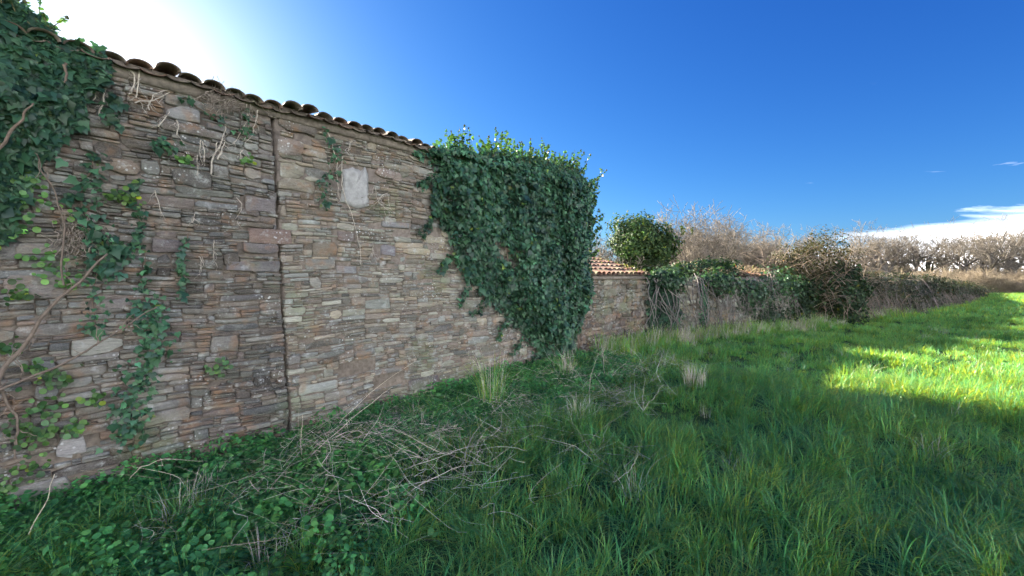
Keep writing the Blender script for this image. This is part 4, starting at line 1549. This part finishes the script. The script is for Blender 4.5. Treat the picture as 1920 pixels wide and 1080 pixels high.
def build_boundary():
    names = ['shaded bramble-covered boundary wall just right of the bramble bush', 'middle stretch of the boundary wall dropping towards the far trees', 'lowest far stretch of the boundary wall at the field corner']
    hs = [(1.62, 1.52), (1.52, 1.12), (1.12, 0.45)]
    grey = np.array([(0.060, 0.058, 0.045), (0.045, 0.060, 0.038), (0.085, 0.072, 0.055), (0.035, 0.055, 0.032)])
    for k in range(3):
        A, B = BOUND[k], BOUND[k + 1]
        L = math.hypot(B[0] - A[0], B[1] - A[1])
        fr = Frame(A, (B[0] - A[0], B[1] - A[1]))
        h0, h1 = hs[k]
        rough_wall('boundary_wall', names[k], fr, L, lambda u, h0=h0, h1=h1, L=L: h0 + (h1 - h0) * u / L, 20 + k, singles=0, thin=0.10)
        r = np.random.default_rng(90 + k)
        root = thing('bramble_tangle', ['tangle of grey bramble canes and leaves over the boundary wall beside the big thicket', 'thorny bramble tangle over the middle boundary wall', 'low bramble tangle on the far end of the boundary wall'][k], 'bramble', fr.p(L / 2, 0))
        n = int(2100 * L ** 0.8)
        u = r.uniform(0, L, n)
        hh = h0 + (h1 - h0) * u / L
        s = r.random(n)
        z = hh * np.where(s < 0.6, r.random(n), 1.0) + np.where(s < 0.6, 0, r.random(n) * (0.20 + 0.14 * np.sin(u * 1.9) + 0.10 * np.sin(u * 4.7)))
        nn = np.where(s < 0.6, 0.05 + r.random(n) * (0.30 + 0.22 * np.sin(u * 1.3 + k) + 0.14 * np.sin(u * 3.7 + z * 2.5)) * (1.2 - z / 2.2), 0.15 - r.random(n) * 0.7)
        pos = fr.p(u, z, nn)
        sz = 0.075 + 0.02 * k
        leaf_mass('foliage', root, pos, leaf_rot(r, n, fr.n + ZA * 0.3, 0.7), sz * r.uniform(0.6, 1.3, n), M_WEED, r, grey, OVAL_V, OVAL_F)
        bag = Bag()
        for i in range(int(24 * L ** 0.8)):
            uu = r.uniform(0, L)
            h = h0 + (h1 - h0) * uu / L
            t = np.linspace(0, 1, 6)
            dirn = r.normal() * 0.9
            top_z = h * r.uniform(0.35, 1.15)
            zz = top_z * (1 - t) + 0.02 * t + 0.25 * np.sin(t * 3.14)
            nn = 0.1 + t * r.uniform(0.2, 0.9)
            v, f = tube(fr.p(uu + dirn * t, zz, nn), np.linspace(0.009, 0.006, 6), 3)
            bag.add(v, f, np.array((0.24, 0.20, 0.175)) * r.uniform(0.6, 1.3))
        for q in range((5, 5, 6)[k]):
            uu = L * (q + r.uniform(0.2, 0.8)) / (5, 5, 6)[k]
            h = h0 + (h1 - h0) * uu / L
            sz2 = r.uniform(0.75, 1.25)
            leafy_ball(root, 'bramble_hump', fr.p(uu, h * r.uniform(0.45, 0.95), 0.1), (0.95 * sz2, 0.6 * sz2, 0.5 * sz2), 1300, 0.075 + 0.02 * k, 930 + 10 * k + q, grey, 0.6, 0.25, mat=M_BUSH, tv=OVAL_V, tf=OVAL_F, floor=0.02)
        bag.obj('canes', M_STEM, root, stuff=True)


build_boundary()


# ------------------------------------------------------------------ instanced ground cover
def instancer(name, label, cat, pos, rotz, scale, variants, pick, tilt=None):
    """one object of stuff: plant meshes instanced on points"""
    coll = bpy.data.collections.new(name + '_kinds')
    for k, me in enumerate(variants):
        coll.objects.link(bpy.data.objects.new(f'{name}_kind_{k:02d}', me))
    n = len(pos)
    me = bpy.data.meshes.new(name)
    me.vertices.add(n)
    me.vertices.foreach_set('co', np.asarray(pos, np.float32).ravel())
    rot = np.zeros((n, 3), np.float32)
    rot[:, 2] = rotz
    if tilt is not None:
        rot[:, :2] = tilt
    for an, ty, data, key in (('rot', 'FLOAT_VECTOR', rot, 'vector'), ('scl', 'FLOAT', np.asarray(scale, np.float32), 'value'), ('idx', 'INT', np.asarray(pick, np.int32), 'value')):
        a = me.attributes.new(an, ty, 'POINT')
        a.data.foreach_set(key, np.ascontiguousarray(data).ravel())
    me.update()
    o = link(name, me)
    ng = bpy.data.node_groups.new(name, 'GeometryNodeTree')
    ng.interface.new_socket('Geometry', in_out='INPUT', socket_type='NodeSocketGeometry')
    ng.interface.new_socket('Geometry', in_out='OUTPUT', socket_type='NodeSocketGeometry')
    N, L = ng.nodes, ng.links
    gi, go = N.new('NodeGroupInput'), N.new('NodeGroupOutput')
    ci = N.new('GeometryNodeCollectionInfo')
    ci.inputs['Collection'].default_value = coll
    ci.inputs['Separate Children'].default_value = True
    ci.inputs['Reset Children'].default_value = True
    ip = N.new('GeometryNodeInstanceOnPoints')
    ip.inputs['Pick Instance'].default_value = True

    def named(nm, ty):
        q = N.new('GeometryNodeInputNamedAttribute')
        q.data_type = ty
        q.inputs['Name'].default_value = nm
        return q.outputs['Attribute']
    L.new(gi.outputs[0], ip.inputs['Points'])
    L.new(ci.outputs[0], ip.inputs['Instance'])
    L.new(named('idx', 'INT'), ip.inputs['Instance Index'])
    e2r = N.new('FunctionNodeEulerToRotation')
    L.new(named('rot', 'FLOAT_VECTOR'), e2r.inputs[0])
    L.new(e2r.outputs[0], ip.inputs['Rotation'])
    L.new(named('scl', 'FLOAT'), ip.inputs['Scale'])
    L.new(ip.outputs[0], go.inputs[0])
    md = o.modifiers.new('scatter', 'NODES')
    md.node_group = ng
    o['kind'] = 'stuff'
    o['label'] = label
    o['category'] = cat
    return o


def grass_clump(seed, blades, radius, height, width, lean=0.5, cols=None, segs=4, comb=None, mat=M_GRASS):
    r = np.random.default_rng(seed)
    V, F, C = [], [], []
    for b in range(blades):
        a = r.uniform(0, 6.28)
        rad = radius * math.sqrt(r.random())
        base = np.array([math.cos(a) * rad, math.sin(a) * rad, 0])
        h = height * r.uniform(0.45, 1.15)
        d = np.array([math.cos(a + r.normal() * 0.8), math.sin(a + r.normal() * 0.8), 0])
        if comb is not None:
            d = d + np.array(comb)
        l = lean * r.uniform(0.15, 1.3)
        side = np.array([-d[1], d[0], 0]) / (np.linalg.norm(d) + 1e-9)
        tw = r.normal() * 0.5
        side = side * math.cos(tw) + d * math.sin(tw) * 0.6
        i0 = len(V)
        c = cols[r.integers(len(cols))] * r.uniform(0.75, 1.3)
        for s in range(segs + 1):
            t = s / segs
            p = base + d * (l * h * t ** 2.0) + np.array([0, 0, h * (t - 0.35 * l * t ** 2.4)])
            w = width * (1 - t ** 1.6) * 0.5 + 0.0002
            if s < segs:
                V += [p - side * w, p + side * w]
                C += [c, c]
            else:
                V.append(p)
                C.append(c * 1.15)
        for s in range(segs - 1):
            q = i0 + 2 * s
            F.append([q, q + 1, q + 3, q + 2])
        q = i0 + 2 * (segs - 1)
        F.append([q, q + 1, q + 2])
    return make_mesh('grass_kind', np.array(V), F, mat, np.array(C), True)


def weed_clump(seed, leaves, radius, height, size, cols, tv=OVAL_V, tf=OVAL_F, stalks=6):
    r = np.random.default_rng(seed)
    a = r.uniform(0, 6.28, leaves)
    rad = radius * np.sqrt(r.random(leaves))
    hz = height * (1 - 0.6 * (rad / radius) ** 2) * r.beta(2.5, 1.2, leaves)
    pos = np.stack([np.cos(a) * rad, np.sin(a) * rad, hz + 0.01], 1)
    out = np.stack([np.cos(a), np.sin(a), np.full(leaves, -0.15)], 1) + r.normal(size=(leaves, 3)) * 0.5
    rot = basis(np.tile([0, 0, 1.0], (leaves, 1)) + r.normal(size=(leaves, 3)) * 0.35 + out * 0.25, out)
    v, f = scatter(tv, tf, pos, rot, size * np.clip(np.exp(r.normal(size=leaves) * 0.35), 0.45, 1.6))
    c = np.repeat(cols[r.integers(len(cols), size=leaves)] * r.uniform(0.7, 1.3, size=(leaves, 1)), len(tv), 0)
    return make_mesh('weed_kind', v, f, M_WEED, c)


def straw_clump(seed, n, radius, length, cols, flat=0.25, thick=0.0022):
    r = np.random.default_rng(seed)
    bag = Bag()
    for i in range(n):
        a = r.uniform(0, 6.28)
        base = np.array([r.normal() * radius * 0.5, r.normal() * radius * 0.5, r.uniform(0.01, 0.10)])
        d = np.array([math.cos(a), math.sin(a), abs(r.normal()) * flat])
        L = length * r.uniform(0.4, 1.2)
        t = np.linspace(0, 1, 8)[:, None]
        side = np.array([-d[1], d[0], 0])
        bend = side * r.normal() * 0.75 + np.array([0, 0, 0.25 - 0.55 * abs(r.normal())])
        p = base + d * L * (t - 0.3) + bend * L * t ** 2 + side * L * 0.06 * np.sin(t * r.uniform(3, 9) + r.uniform(0, 6))
        if r.random() < 0.35:
            kink = r.integers(3, 6)
            p[kink:] += np.array([r.normal(), r.normal(), 0.25 * r.normal()]) * L * 0.12 * np.arange(1, 9 - kink)[:, None]
        p[:, 2] = np.maximum(p[:, 2], 0.005)
        v, f = tube(p, np.linspace(thick, thick * 0.4, 8) * r.uniform(0.5, 1.7), 3)
        bag.add(v, f, cols[r.integers(len(cols))] * r.uniform(0.7, 1.25))
    return make_mesh('straw_kind', np.concatenate(bag.v), bag.f, M_STRAW, np.concatenate(bag.c))


GRASS_COLS = np.array([(0.085, 0.345, 0.125), (0.100, 0.365, 0.130), (0.072, 0.315, 0.126), (0.150, 0.375, 0.115), (0.085, 0.345, 0.145), (0.17, 0.35, 0.105)])
STRAW_COLS = np.array([(0.64, 0.58, 0.46), (0.55, 0.49, 0.38), (0.70, 0.65, 0.54), (0.46, 0.40, 0.30)])


def wall_n(x, y):
    """distance in front of the long wall and position along it"""
    q = np.stack([x, y], -1) - P0[:2]
    return q @ ND[:2], q @ UD[:2]


def behind_walls(x, y):
    n, u = wall_n(x, y)
    bad = (n < 0.06) & (u < U_END + 0.2)
    for fr, L in ((SHED, SHED_LEN), (RUIN, RUIN_LEN), (YARD, YARD_LEN)):
        q = np.stack([x - fr.o[0], y - fr.o[1]], -1)
        uu, nn = q @ fr.u[:2], q @ fr.n[:2]
        bad |= (nn < 0.1) & (nn > -8) & (uu > -0.5) & (uu < L + 0.4)
    for k in range(3):
        A, B = BOUND[k], BOUND[k + 1]
        fr = Frame(A, (B[0] - A[0], B[1] - A[1]))
        L = math.hypot(B[0] - A[0], B[1] - A[1])
        q = np.stack([x - A[0], y - A[1]], -1)
        uu, nn = q @ fr.u[:2], q @ fr.n[:2]
        bad |= (nn < 0.3) & (nn > -12) & (uu > -3) & (uu < L)
    return bad


def field_points(rng, ymin, ymax, density, slack=1.0, xr=1.36):
    """even scatter over the visible wedge of ground and a margin beside it"""
    xmax = ymax * xr + slack
    n = int(density * (ymax - ymin) * 2 * xmax)
    x = rng.uniform(-xmax, xmax, n)
    y = rng.uniform(ymin, ymax, n)
    k = (np.abs(x) < y * xr + slack) & ~behind_walls(x, y)
    return x[k], y[k]


def build_groundcover():
    rng = np.random.default_rng(120)
    # --- lush grass
    near = [grass_clump(900 + k, 36, 0.09, (0.23, 0.29, 0.20, 0.26, 0.32, 0.22)[k], 0.008, (1.0, 1.4, 0.9, 1.2, 1.5, 1.1)[k], GRASS_COLS, 5, ((0.5, -0.2), None, (-0.3, 0.2), None, (0.6, 0.1), None)[k] and (*((0.5, -0.2), None, (-0.3, 0.2), None, (0.6, 0.1), None)[k], 0)) for k in range(6)]
    x, y = field_points(rng, 1.2, 7.0, 66, 1.2)
    n, u = wall_n(x, y)
    patch = vnoise(np.stack([x, y, 0 * x], 1), 5, 1.1)
    lush = np.clip((n - 1.9 + 0.5 * patch) / 0.9, 0, 1)
    keep = rng.random(len(x)) < 0.85 + 0.15 * lush
    x, y, lush, patch, n_keep = x[keep], y[keep], lush[keep], patch[keep], n[keep]
    sc = (0.74 + 0.18 * lush + 0.22 * patch) * rng.uniform(0.6, 1.3, len(x))
    instancer('meadow_grass', 'long lush green meadow grass close to the viewer', 'grass', np.stack([x, y, ground_z(x, y) - 0.01], 1), rng.uniform(0, 6.28, len(x)), np.clip(sc * np.clip(0.45 + n_keep / 1.6, 0.45, 1), 0.38, 1.4), near, rng.integers(6, size=len(x)), rng.normal(size=(len(x), 2)) * 0.12)
    mid = [grass_clump(920 + k, 34, 0.15, (0.22, 0.27, 0.19, 0.25)[k], 0.015, 0.9, GRASS_COLS, 4) for k in range(4)]
    x, y = field_points(rng, 7.0, 17.0, 30, 1.5)
    n, u = wall_n(x, y)
    sc = rng.uniform(0.6, 1.15, len(x)) * (0.85 + 0.2 * vnoise(np.stack([x, y, 0 * x], 1), 6, 0.8))
    instancer('field_grass', 'green field grass in the middle distance, part sunlit', 'grass', np.stack([x, y, ground_z(x, y) - 0.01], 1), rng.uniform(0, 6.28, len(x)), sc, mid, rng.integers(4, size=len(x)))
    far = [grass_clump(940 + k, 40, 0.40, 0.20, 0.028, 0.6, GRASS_COLS, 3) for k in range(3)]
    x, y = field_points(rng, 17.0, 60.0, 6.0, 2.0)
    k = x > 0.15 * y
    x, y = x[k], y[k]
    instancer('far_grass', 'short green grass at the far side of the field', 'grass', np.stack([x, y, ground_z(x, y) - 0.01], 1), rng.uniform(0, 6.28, len(x)), rng.uniform(0.6, 1.2, len(x)), far, rng.integers(3, size=len(x)))
    # --- weeds along the wall foot
    wc = np.array([(0.065, 0.245, 0.085), (0.080, 0.280, 0.090), (0.055, 0.210, 0.080), (0.11, 0.30, 0.09)])
    weeds = [weed_clump(960 + k, 80, 0.12, (0.12, 0.18, 0.09, 0.15)[k], (0.020, 0.025, 0.022, 0.026)[k], wc, *((OVAL_V, OVAL_F) if k == 1 else (ROUND_V, ROUND_F))) for k in range(4)]
    m = 6500
    u = rng.uniform(-1.5, 7.9, m)
    nn = np.abs(rng.normal(size=m)) * 1.05 + 0.05
    lim = np.where(u < 2.0, 3.0, 1.8)
    k = (nn < lim)
    u, nn = u[k], nn[k]
    p = WALL.p(u, 0 * u, nn)
    x, y = p[:, 0], p[:, 1]
    patch = vnoise(np.stack([x, y, 0 * x], 1), 9, 2.0)
    k = rng.random(len(x)) < np.clip(np.where(u < 1.9, 0.50, 0.36) + 0.6 * patch, 0.04, 1)
    x, y, nn, u = x[k], y[k], nn[k], u[k]
    lift = np.zeros(len(x))
    foot = WALL.p(rng.uniform(-1.2, 5.9, 420), np.zeros(420), rng.uniform(0.02, 0.10, 420))     # rooted in the lowest joints
    x, y = np.concatenate([x, foot[:, 0]]), np.concatenate([y, foot[:, 1]])
    nn = np.concatenate([nn, np.full(420, 5.0)])
    lift = np.concatenate([lift, np.abs(rng.normal(size=420)) * 0.08])
    instancer('weed_cover', 'low leafy green weeds spreading from the wall foot', 'weeds', np.stack([x, y, ground_z(x, y) - 0.005 + lift], 1), rng.uniform(0, 6.28, len(x)), np.clip(np.exp(rng.normal(size=len(x)) * 0.3), 0.5, 1.35), weeds, rng.integers(4, size=len(x)), rng.normal(size=(len(x), 2)) * 0.15)
    # --- broad-leaved weeds out in the field grass
    bw = np.array([(0.085, 0.235, 0.075), (0.11, 0.27, 0.08), (0.13, 0.25, 0.07)])
    broad = [weed_clump(1060 + k, 16, 0.10, 0.16, (0.052, 0.042)[k], bw, OVAL_V, OVAL_F) for k in range(2)]
    x, y = field_points(rng, 1.8, 15.0, 1.6, 0.8)
    k = rng.random(len(x)) < np.clip(0.35 + 0.6 * vnoise(np.stack([x, y, 0 * x], 1), 17, 0.9), 0, 1)
    x, y = x[k], y[k]
    instancer('broadleaf_weeds', 'broad-leaved weeds scattered through the field grass', 'weeds', np.stack([x, y, ground_z(x, y) + 0.03], 1), rng.uniform(0, 6.28, len(x)), rng.uniform(0.6, 1.2, len(x)), broad, rng.integers(2, size=len(x)))
    # --- dry straw litter
    straw = [straw_clump(980 + k, 9, 0.26, (0.34, 0.22, 0.42, 0.28)[k], STRAW_COLS, (0.3, 0.8, 0.5, 1.2)[k], 0.0016) for k in range(4)]
    m = 650
    u = rng.uniform(0.0, 8.0, m)
    nn = rng.normal(size=m) * 0.8 + 1.5
    k = (nn > 0.15) & (nn < 3.3)
    u, nn = u[k], nn[k]
    p = WALL.p(u, 0 * u, nn)
    x, y = p[:, 0], p[:, 1]
    patch = vnoise(np.stack([x, y, 0 * x], 1), 13, 2.4)
    k = rng.random(len(x)) < np.clip(0.26 + 0.32 * patch, 0.03, 1) * np.clip((u + 0.5) / 1.6, 0.3, 1)
    x, y = x[k], y[k]
    instancer('straw_litter', 'bleached dry stalks and straw lying over the weeds', 'straw', np.stack([x, y, ground_z(x, y) + 0.09], 1), rng.uniform(0, 6.28, len(x)), rng.uniform(0.6, 1.3, len(x)), straw, rng.integers(4, size=len(x)), rng.normal(size=(len(x), 2)) * 0.2)
    # dry grass among the green
    dry = [grass_clump(990 + k, 26, 0.09, (0.30, 0.24)[k], 0.005, 0.8, STRAW_COLS * 0.85, 4, mat=M_STRAW) for k in range(2)]
    x, y = field_points(rng, 2.5, 14.0, 4, 1.0)
    n, u = wall_n(x, y)
    k = rng.random(len(x)) < np.clip(0.5 - (n - 1.0) * 0.25, 0.09, 0.6)
    x, y = x[k], y[k]
    instancer('dry_grass', 'scattered tufts of dead grass among the green by the wall', 'grass', np.stack([x, y, ground_z(x, y)], 1), rng.uniform(0, 6.28, len(x)), rng.uniform(0.6, 1.2, len(x)), dry, rng.integers(2, size=len(x)))
    # tall rank grass, green and dead, along the feet of the low walls
    rank = [grass_clump(1040 + k, 30, 0.16, (0.42, 0.5)[k], 0.011, 0.5, GRASS_COLS, 4) for k in range(2)] + [grass_clump(1050 + k, 30, 0.16, (0.5, 0.42)[k], 0.009, 0.5, STRAW_COLS * 0.8, 4, mat=M_STRAW) for k in range(2)]
    pp = []
    for fr, L, cnt in ((SHED, SHED_LEN, 90), (RUIN, RUIN_LEN, 150), (YARD, YARD_LEN, 170), (Frame((9.2, 14.2), (3.4, 2.2)), 4.0, 190), (Frame(BOUND[0], (5.7, 3.0)), 6.4, 170)):
        pp.append(fr.p(rng.uniform(-0.1, L, cnt), np.zeros(cnt), 0.12 + np.abs(rng.normal(size=cnt)) * 0.28))
    pp = np.concatenate(pp)
    pp[:, 2] = ground_z(pp[:, 0], pp[:, 1]) - 0.01
    m = len(pp)
    instancer('rank_grass', 'tall rank grass, green and dead, along the feet of the low walls', 'grass', pp, rng.uniform(0, 6.28, m), rng.uniform(0.5, 1.15, m), rank, np.where(rng.random(m) < 0.6, rng.integers(2, size=m), 2 + rng.integers(2, size=m)))
    # --- hedgerow scrub along the end of the field: one mass of bare twigs
    scrub = []
    for k in range(3):
        tr, tw = tree_data(1000 + k, 2.6, (7, 6, 4), trunks=5, girth=0.03, spread=0.8, min_r=0.010, crown_col=(0.245, 0.20, 0.14), bark_col=(0.22, 0.18, 0.13))
        tr.v += tw.v
        tr.f += [[i + tr.n for i in f] for f in tw.f]
        tr.c += tw.c
        scrub.append(make_mesh('scrub_kind', np.concatenate(tr.v), tr.f, M_TWIG, np.concatenate(tr.c), True))
    pts = []
    for i in range(150):
        x0 = rng.uniform(1770, 2080)
        Y = rng.uniform(39, 46)
        pts.append((*at_depth(x0, 500, Y)[:2], 0))
    for i in range(110):
        x0 = rng.uniform(1040, 1760)
        Y = rng.uniform(30, 52)
        pts.append((*at_depth(x0, 500, Y)[:2], 0))
    sizes = list(rng.uniform(0.45, 1.05, len(pts)))
    for i in range(90):
        x0 = rng.uniform(1060, 2080)
        Y = rng.uniform(56, 70)
        pts.append((*at_depth(x0, 500, Y)[:2], 0))
        sizes.append(rng.uniform(1.0, 1.7))
    pts = np.array(pts)
    instancer('hedgerow_scrub', 'mass of tan bare scrub along the far hedgerow', 'scrub', pts, rng.uniform(0, 6.28, len(pts)), np.array(sizes), scrub, rng.integers(3, size=len(pts)))


build_groundcover()


# ------------------------------------------------------------------ single tufts and stalks in front of the wall
def build_foreground_plants():
    # overhanging tuft of dead grass at the wall foot
    def tuft(label, x, y, h, dry_n, green_n, seed, droop, r0):
        X, Y = on_ground(x, y)
        root = thing('grass_tuft', label, 'grass tuft', (X, Y, float(ground_z(X, Y))))
        g = grass_clump(seed, green_n, r0, h, 0.006, 0.6, GRASS_COLS, 4)
        link('green_blades', g, root, (0, 0, 0.02))['kind'] = 'stuff'
        d = grass_clump(seed + 1, dry_n, r0, h * 1.1, 0.005, droop, STRAW_COLS, 5, mat=M_STRAW)
        link('dry_blades', d, root, (0, 0, 0.03))['kind'] = 'stuff'
    tuft('drooping straw-coloured grass tuft against the wall below the dark stone', 776, 778, 0.26, 140, 60, 2000, 1.9, 0.10)
    tuft('tall dead grass clump with upright stalks left of the big ivy foot', 922, 752, 0.80, 46, 130, 2010, 0.40, 0.20)
    tuft('brownish dead grass clump in the grass right of the shed corner', 1302, 735, 0.34, 120, 70, 2020, 0.4, 0.16)
    tuft('dry grass clump at the foot of the big ivy', 1062, 705, 0.5, 60, 60, 2030, 0.4, 0.14)
    tuft('dead grass clump in front of the ivy foot', 1085, 790, 0.3, 90, 70, 2040, 0.7, 0.14)
    for q, (label, x, y, n_st, rad, ln) in enumerate([('sprawling heap of bleached curved stalks in the middle foreground', 850, 895, 60, 0.55, 0.42), ('flattened bundle of pale stalks low in the foreground weeds', 580, 985, 28, 0.34, 0.4),
                                                     ('loose heap of dry stalks between the joint foot and the straw tuft', 660, 850, 34, 0.5, 0.42), ('thin scatter of dry stalks at the right end of the litter', 1150, 880, 22, 0.36, 0.4)]):
        X, Y = on_ground(x, y)
        me = straw_clump(2200 + q, n_st, rad, ln, STRAW_COLS, 0.6, 0.0019)
        me.name = 'straw_heap'
        o = link('straw_heap', me, None, (X, Y, float(ground_z(X, Y)) + 0.11))
        tag(o, label, 'straw heap', 'heaps of dry stalks')
    # long stalks
    stalks = [('long pale stalk leaning against the wall left of the straw tuft', [(612, 800, 0.02), (640, 765, .18), (700, 715, .42), (778, 668, .75)], 0.006),
              ('long brown stalk arching up from the straw pile towards the wall', [(548, 880, 0.05), (600, 825, 0.18), (660, 775, 0.32), (730, 725, .5)], 0.007),
              ('broken pale stalk bent over beside the weeds under the joint', [(560, 870, .05), (590, 838, .14), (604, 850, .1), (640, 890, .02)], 0.005),
              ('pale arched cane curving over the weeds at the near wall foot', [(236, 870, 0.10), (262, 848, .30), (320, 838, .36), (392, 852, .12)], 0.006),
              ('straight pale stalk standing in the lower left corner', [(44, 1000, .02), (70, 945, .22), (105, 880, .48)], 0.006),
              ('pale stalk curved along the wall near the foot of the joint', [(318, 740, .25), (350, 756, .2), (395, 748, .3), (416, 722, .45), (340, 670, .8)], 0.004),
              ('upright dead stem rising by the weeds under the joint', [(563, 850, .02), (563, 800, .3), (566, 768, .48)], 0.005),
              ('upright bare stem standing at the right of the ivy foot', [(1104, 735, .02), (1108, 695, .35), (1122, 660, .6)], 0.006),
              ('kinked pale stem in front of the shed wall', [(1132, 710, .02), (1134, 680, .25), (1131, 655, .45), (1138, 640, .6)], 0.006),
              ('forked grey twig at the foot of the big ivy', [(1074, 710, .02), (1076, 690, .2), (1066, 665, .45)], 0.007),
              ('tall pale flower stalk right of the straw litter', [(1202, 775, .02), (1204, 740, .25), (1206, 700, .5)], 0.005),
              ('sloping pale stalk in the grass before the shed', [(1206, 770, .1), (1230, 745, .25), (1250, 720, .4)], 0.005),
              ('pale crossed stalk lying over the litter in the middle foreground', [(756, 930, .1), (800, 900, .16), (850, 870, .2), (905, 862, .08)], 0.005),
              ('kinked pale stalk at the right end of the litter', [(1150, 905, .06), (1185, 885, .18), (1205, 860, .28)], 0.005)]
    rng = np.random.default_rng(2100)
    for label, L, r in stalks:
        pts = []
        for (x, y, z) in L:
            X, Y = on_ground(x, y, z)
            pts.append((X, Y, z))
        pts = np.array(pts)
        pts[:, 2] += float(ground_z(pts[0, 0], pts[0, 1])) * np.linspace(1, 0.3, len(pts))      # rooted in the sloping ground
        t = np.linspace(0, len(pts) - 1, 12)
        q = np.stack([np.interp(t, range(len(pts)), pts[:, i]) for i in range(3)], 1) + np.cumsum(rng.normal(size=(12, 3)) * 0.006, 0)
        v, f = tube(q, np.linspace(r, r * 0.4, 12) * 0.7, 5)
        o = solid('dry_stalk', v, f, M_STEM, None, (0.62, 0.55, 0.42), True)
        tag(o, label, 'stalk', 'single dry stalks by the wall')


build_foreground_plants()
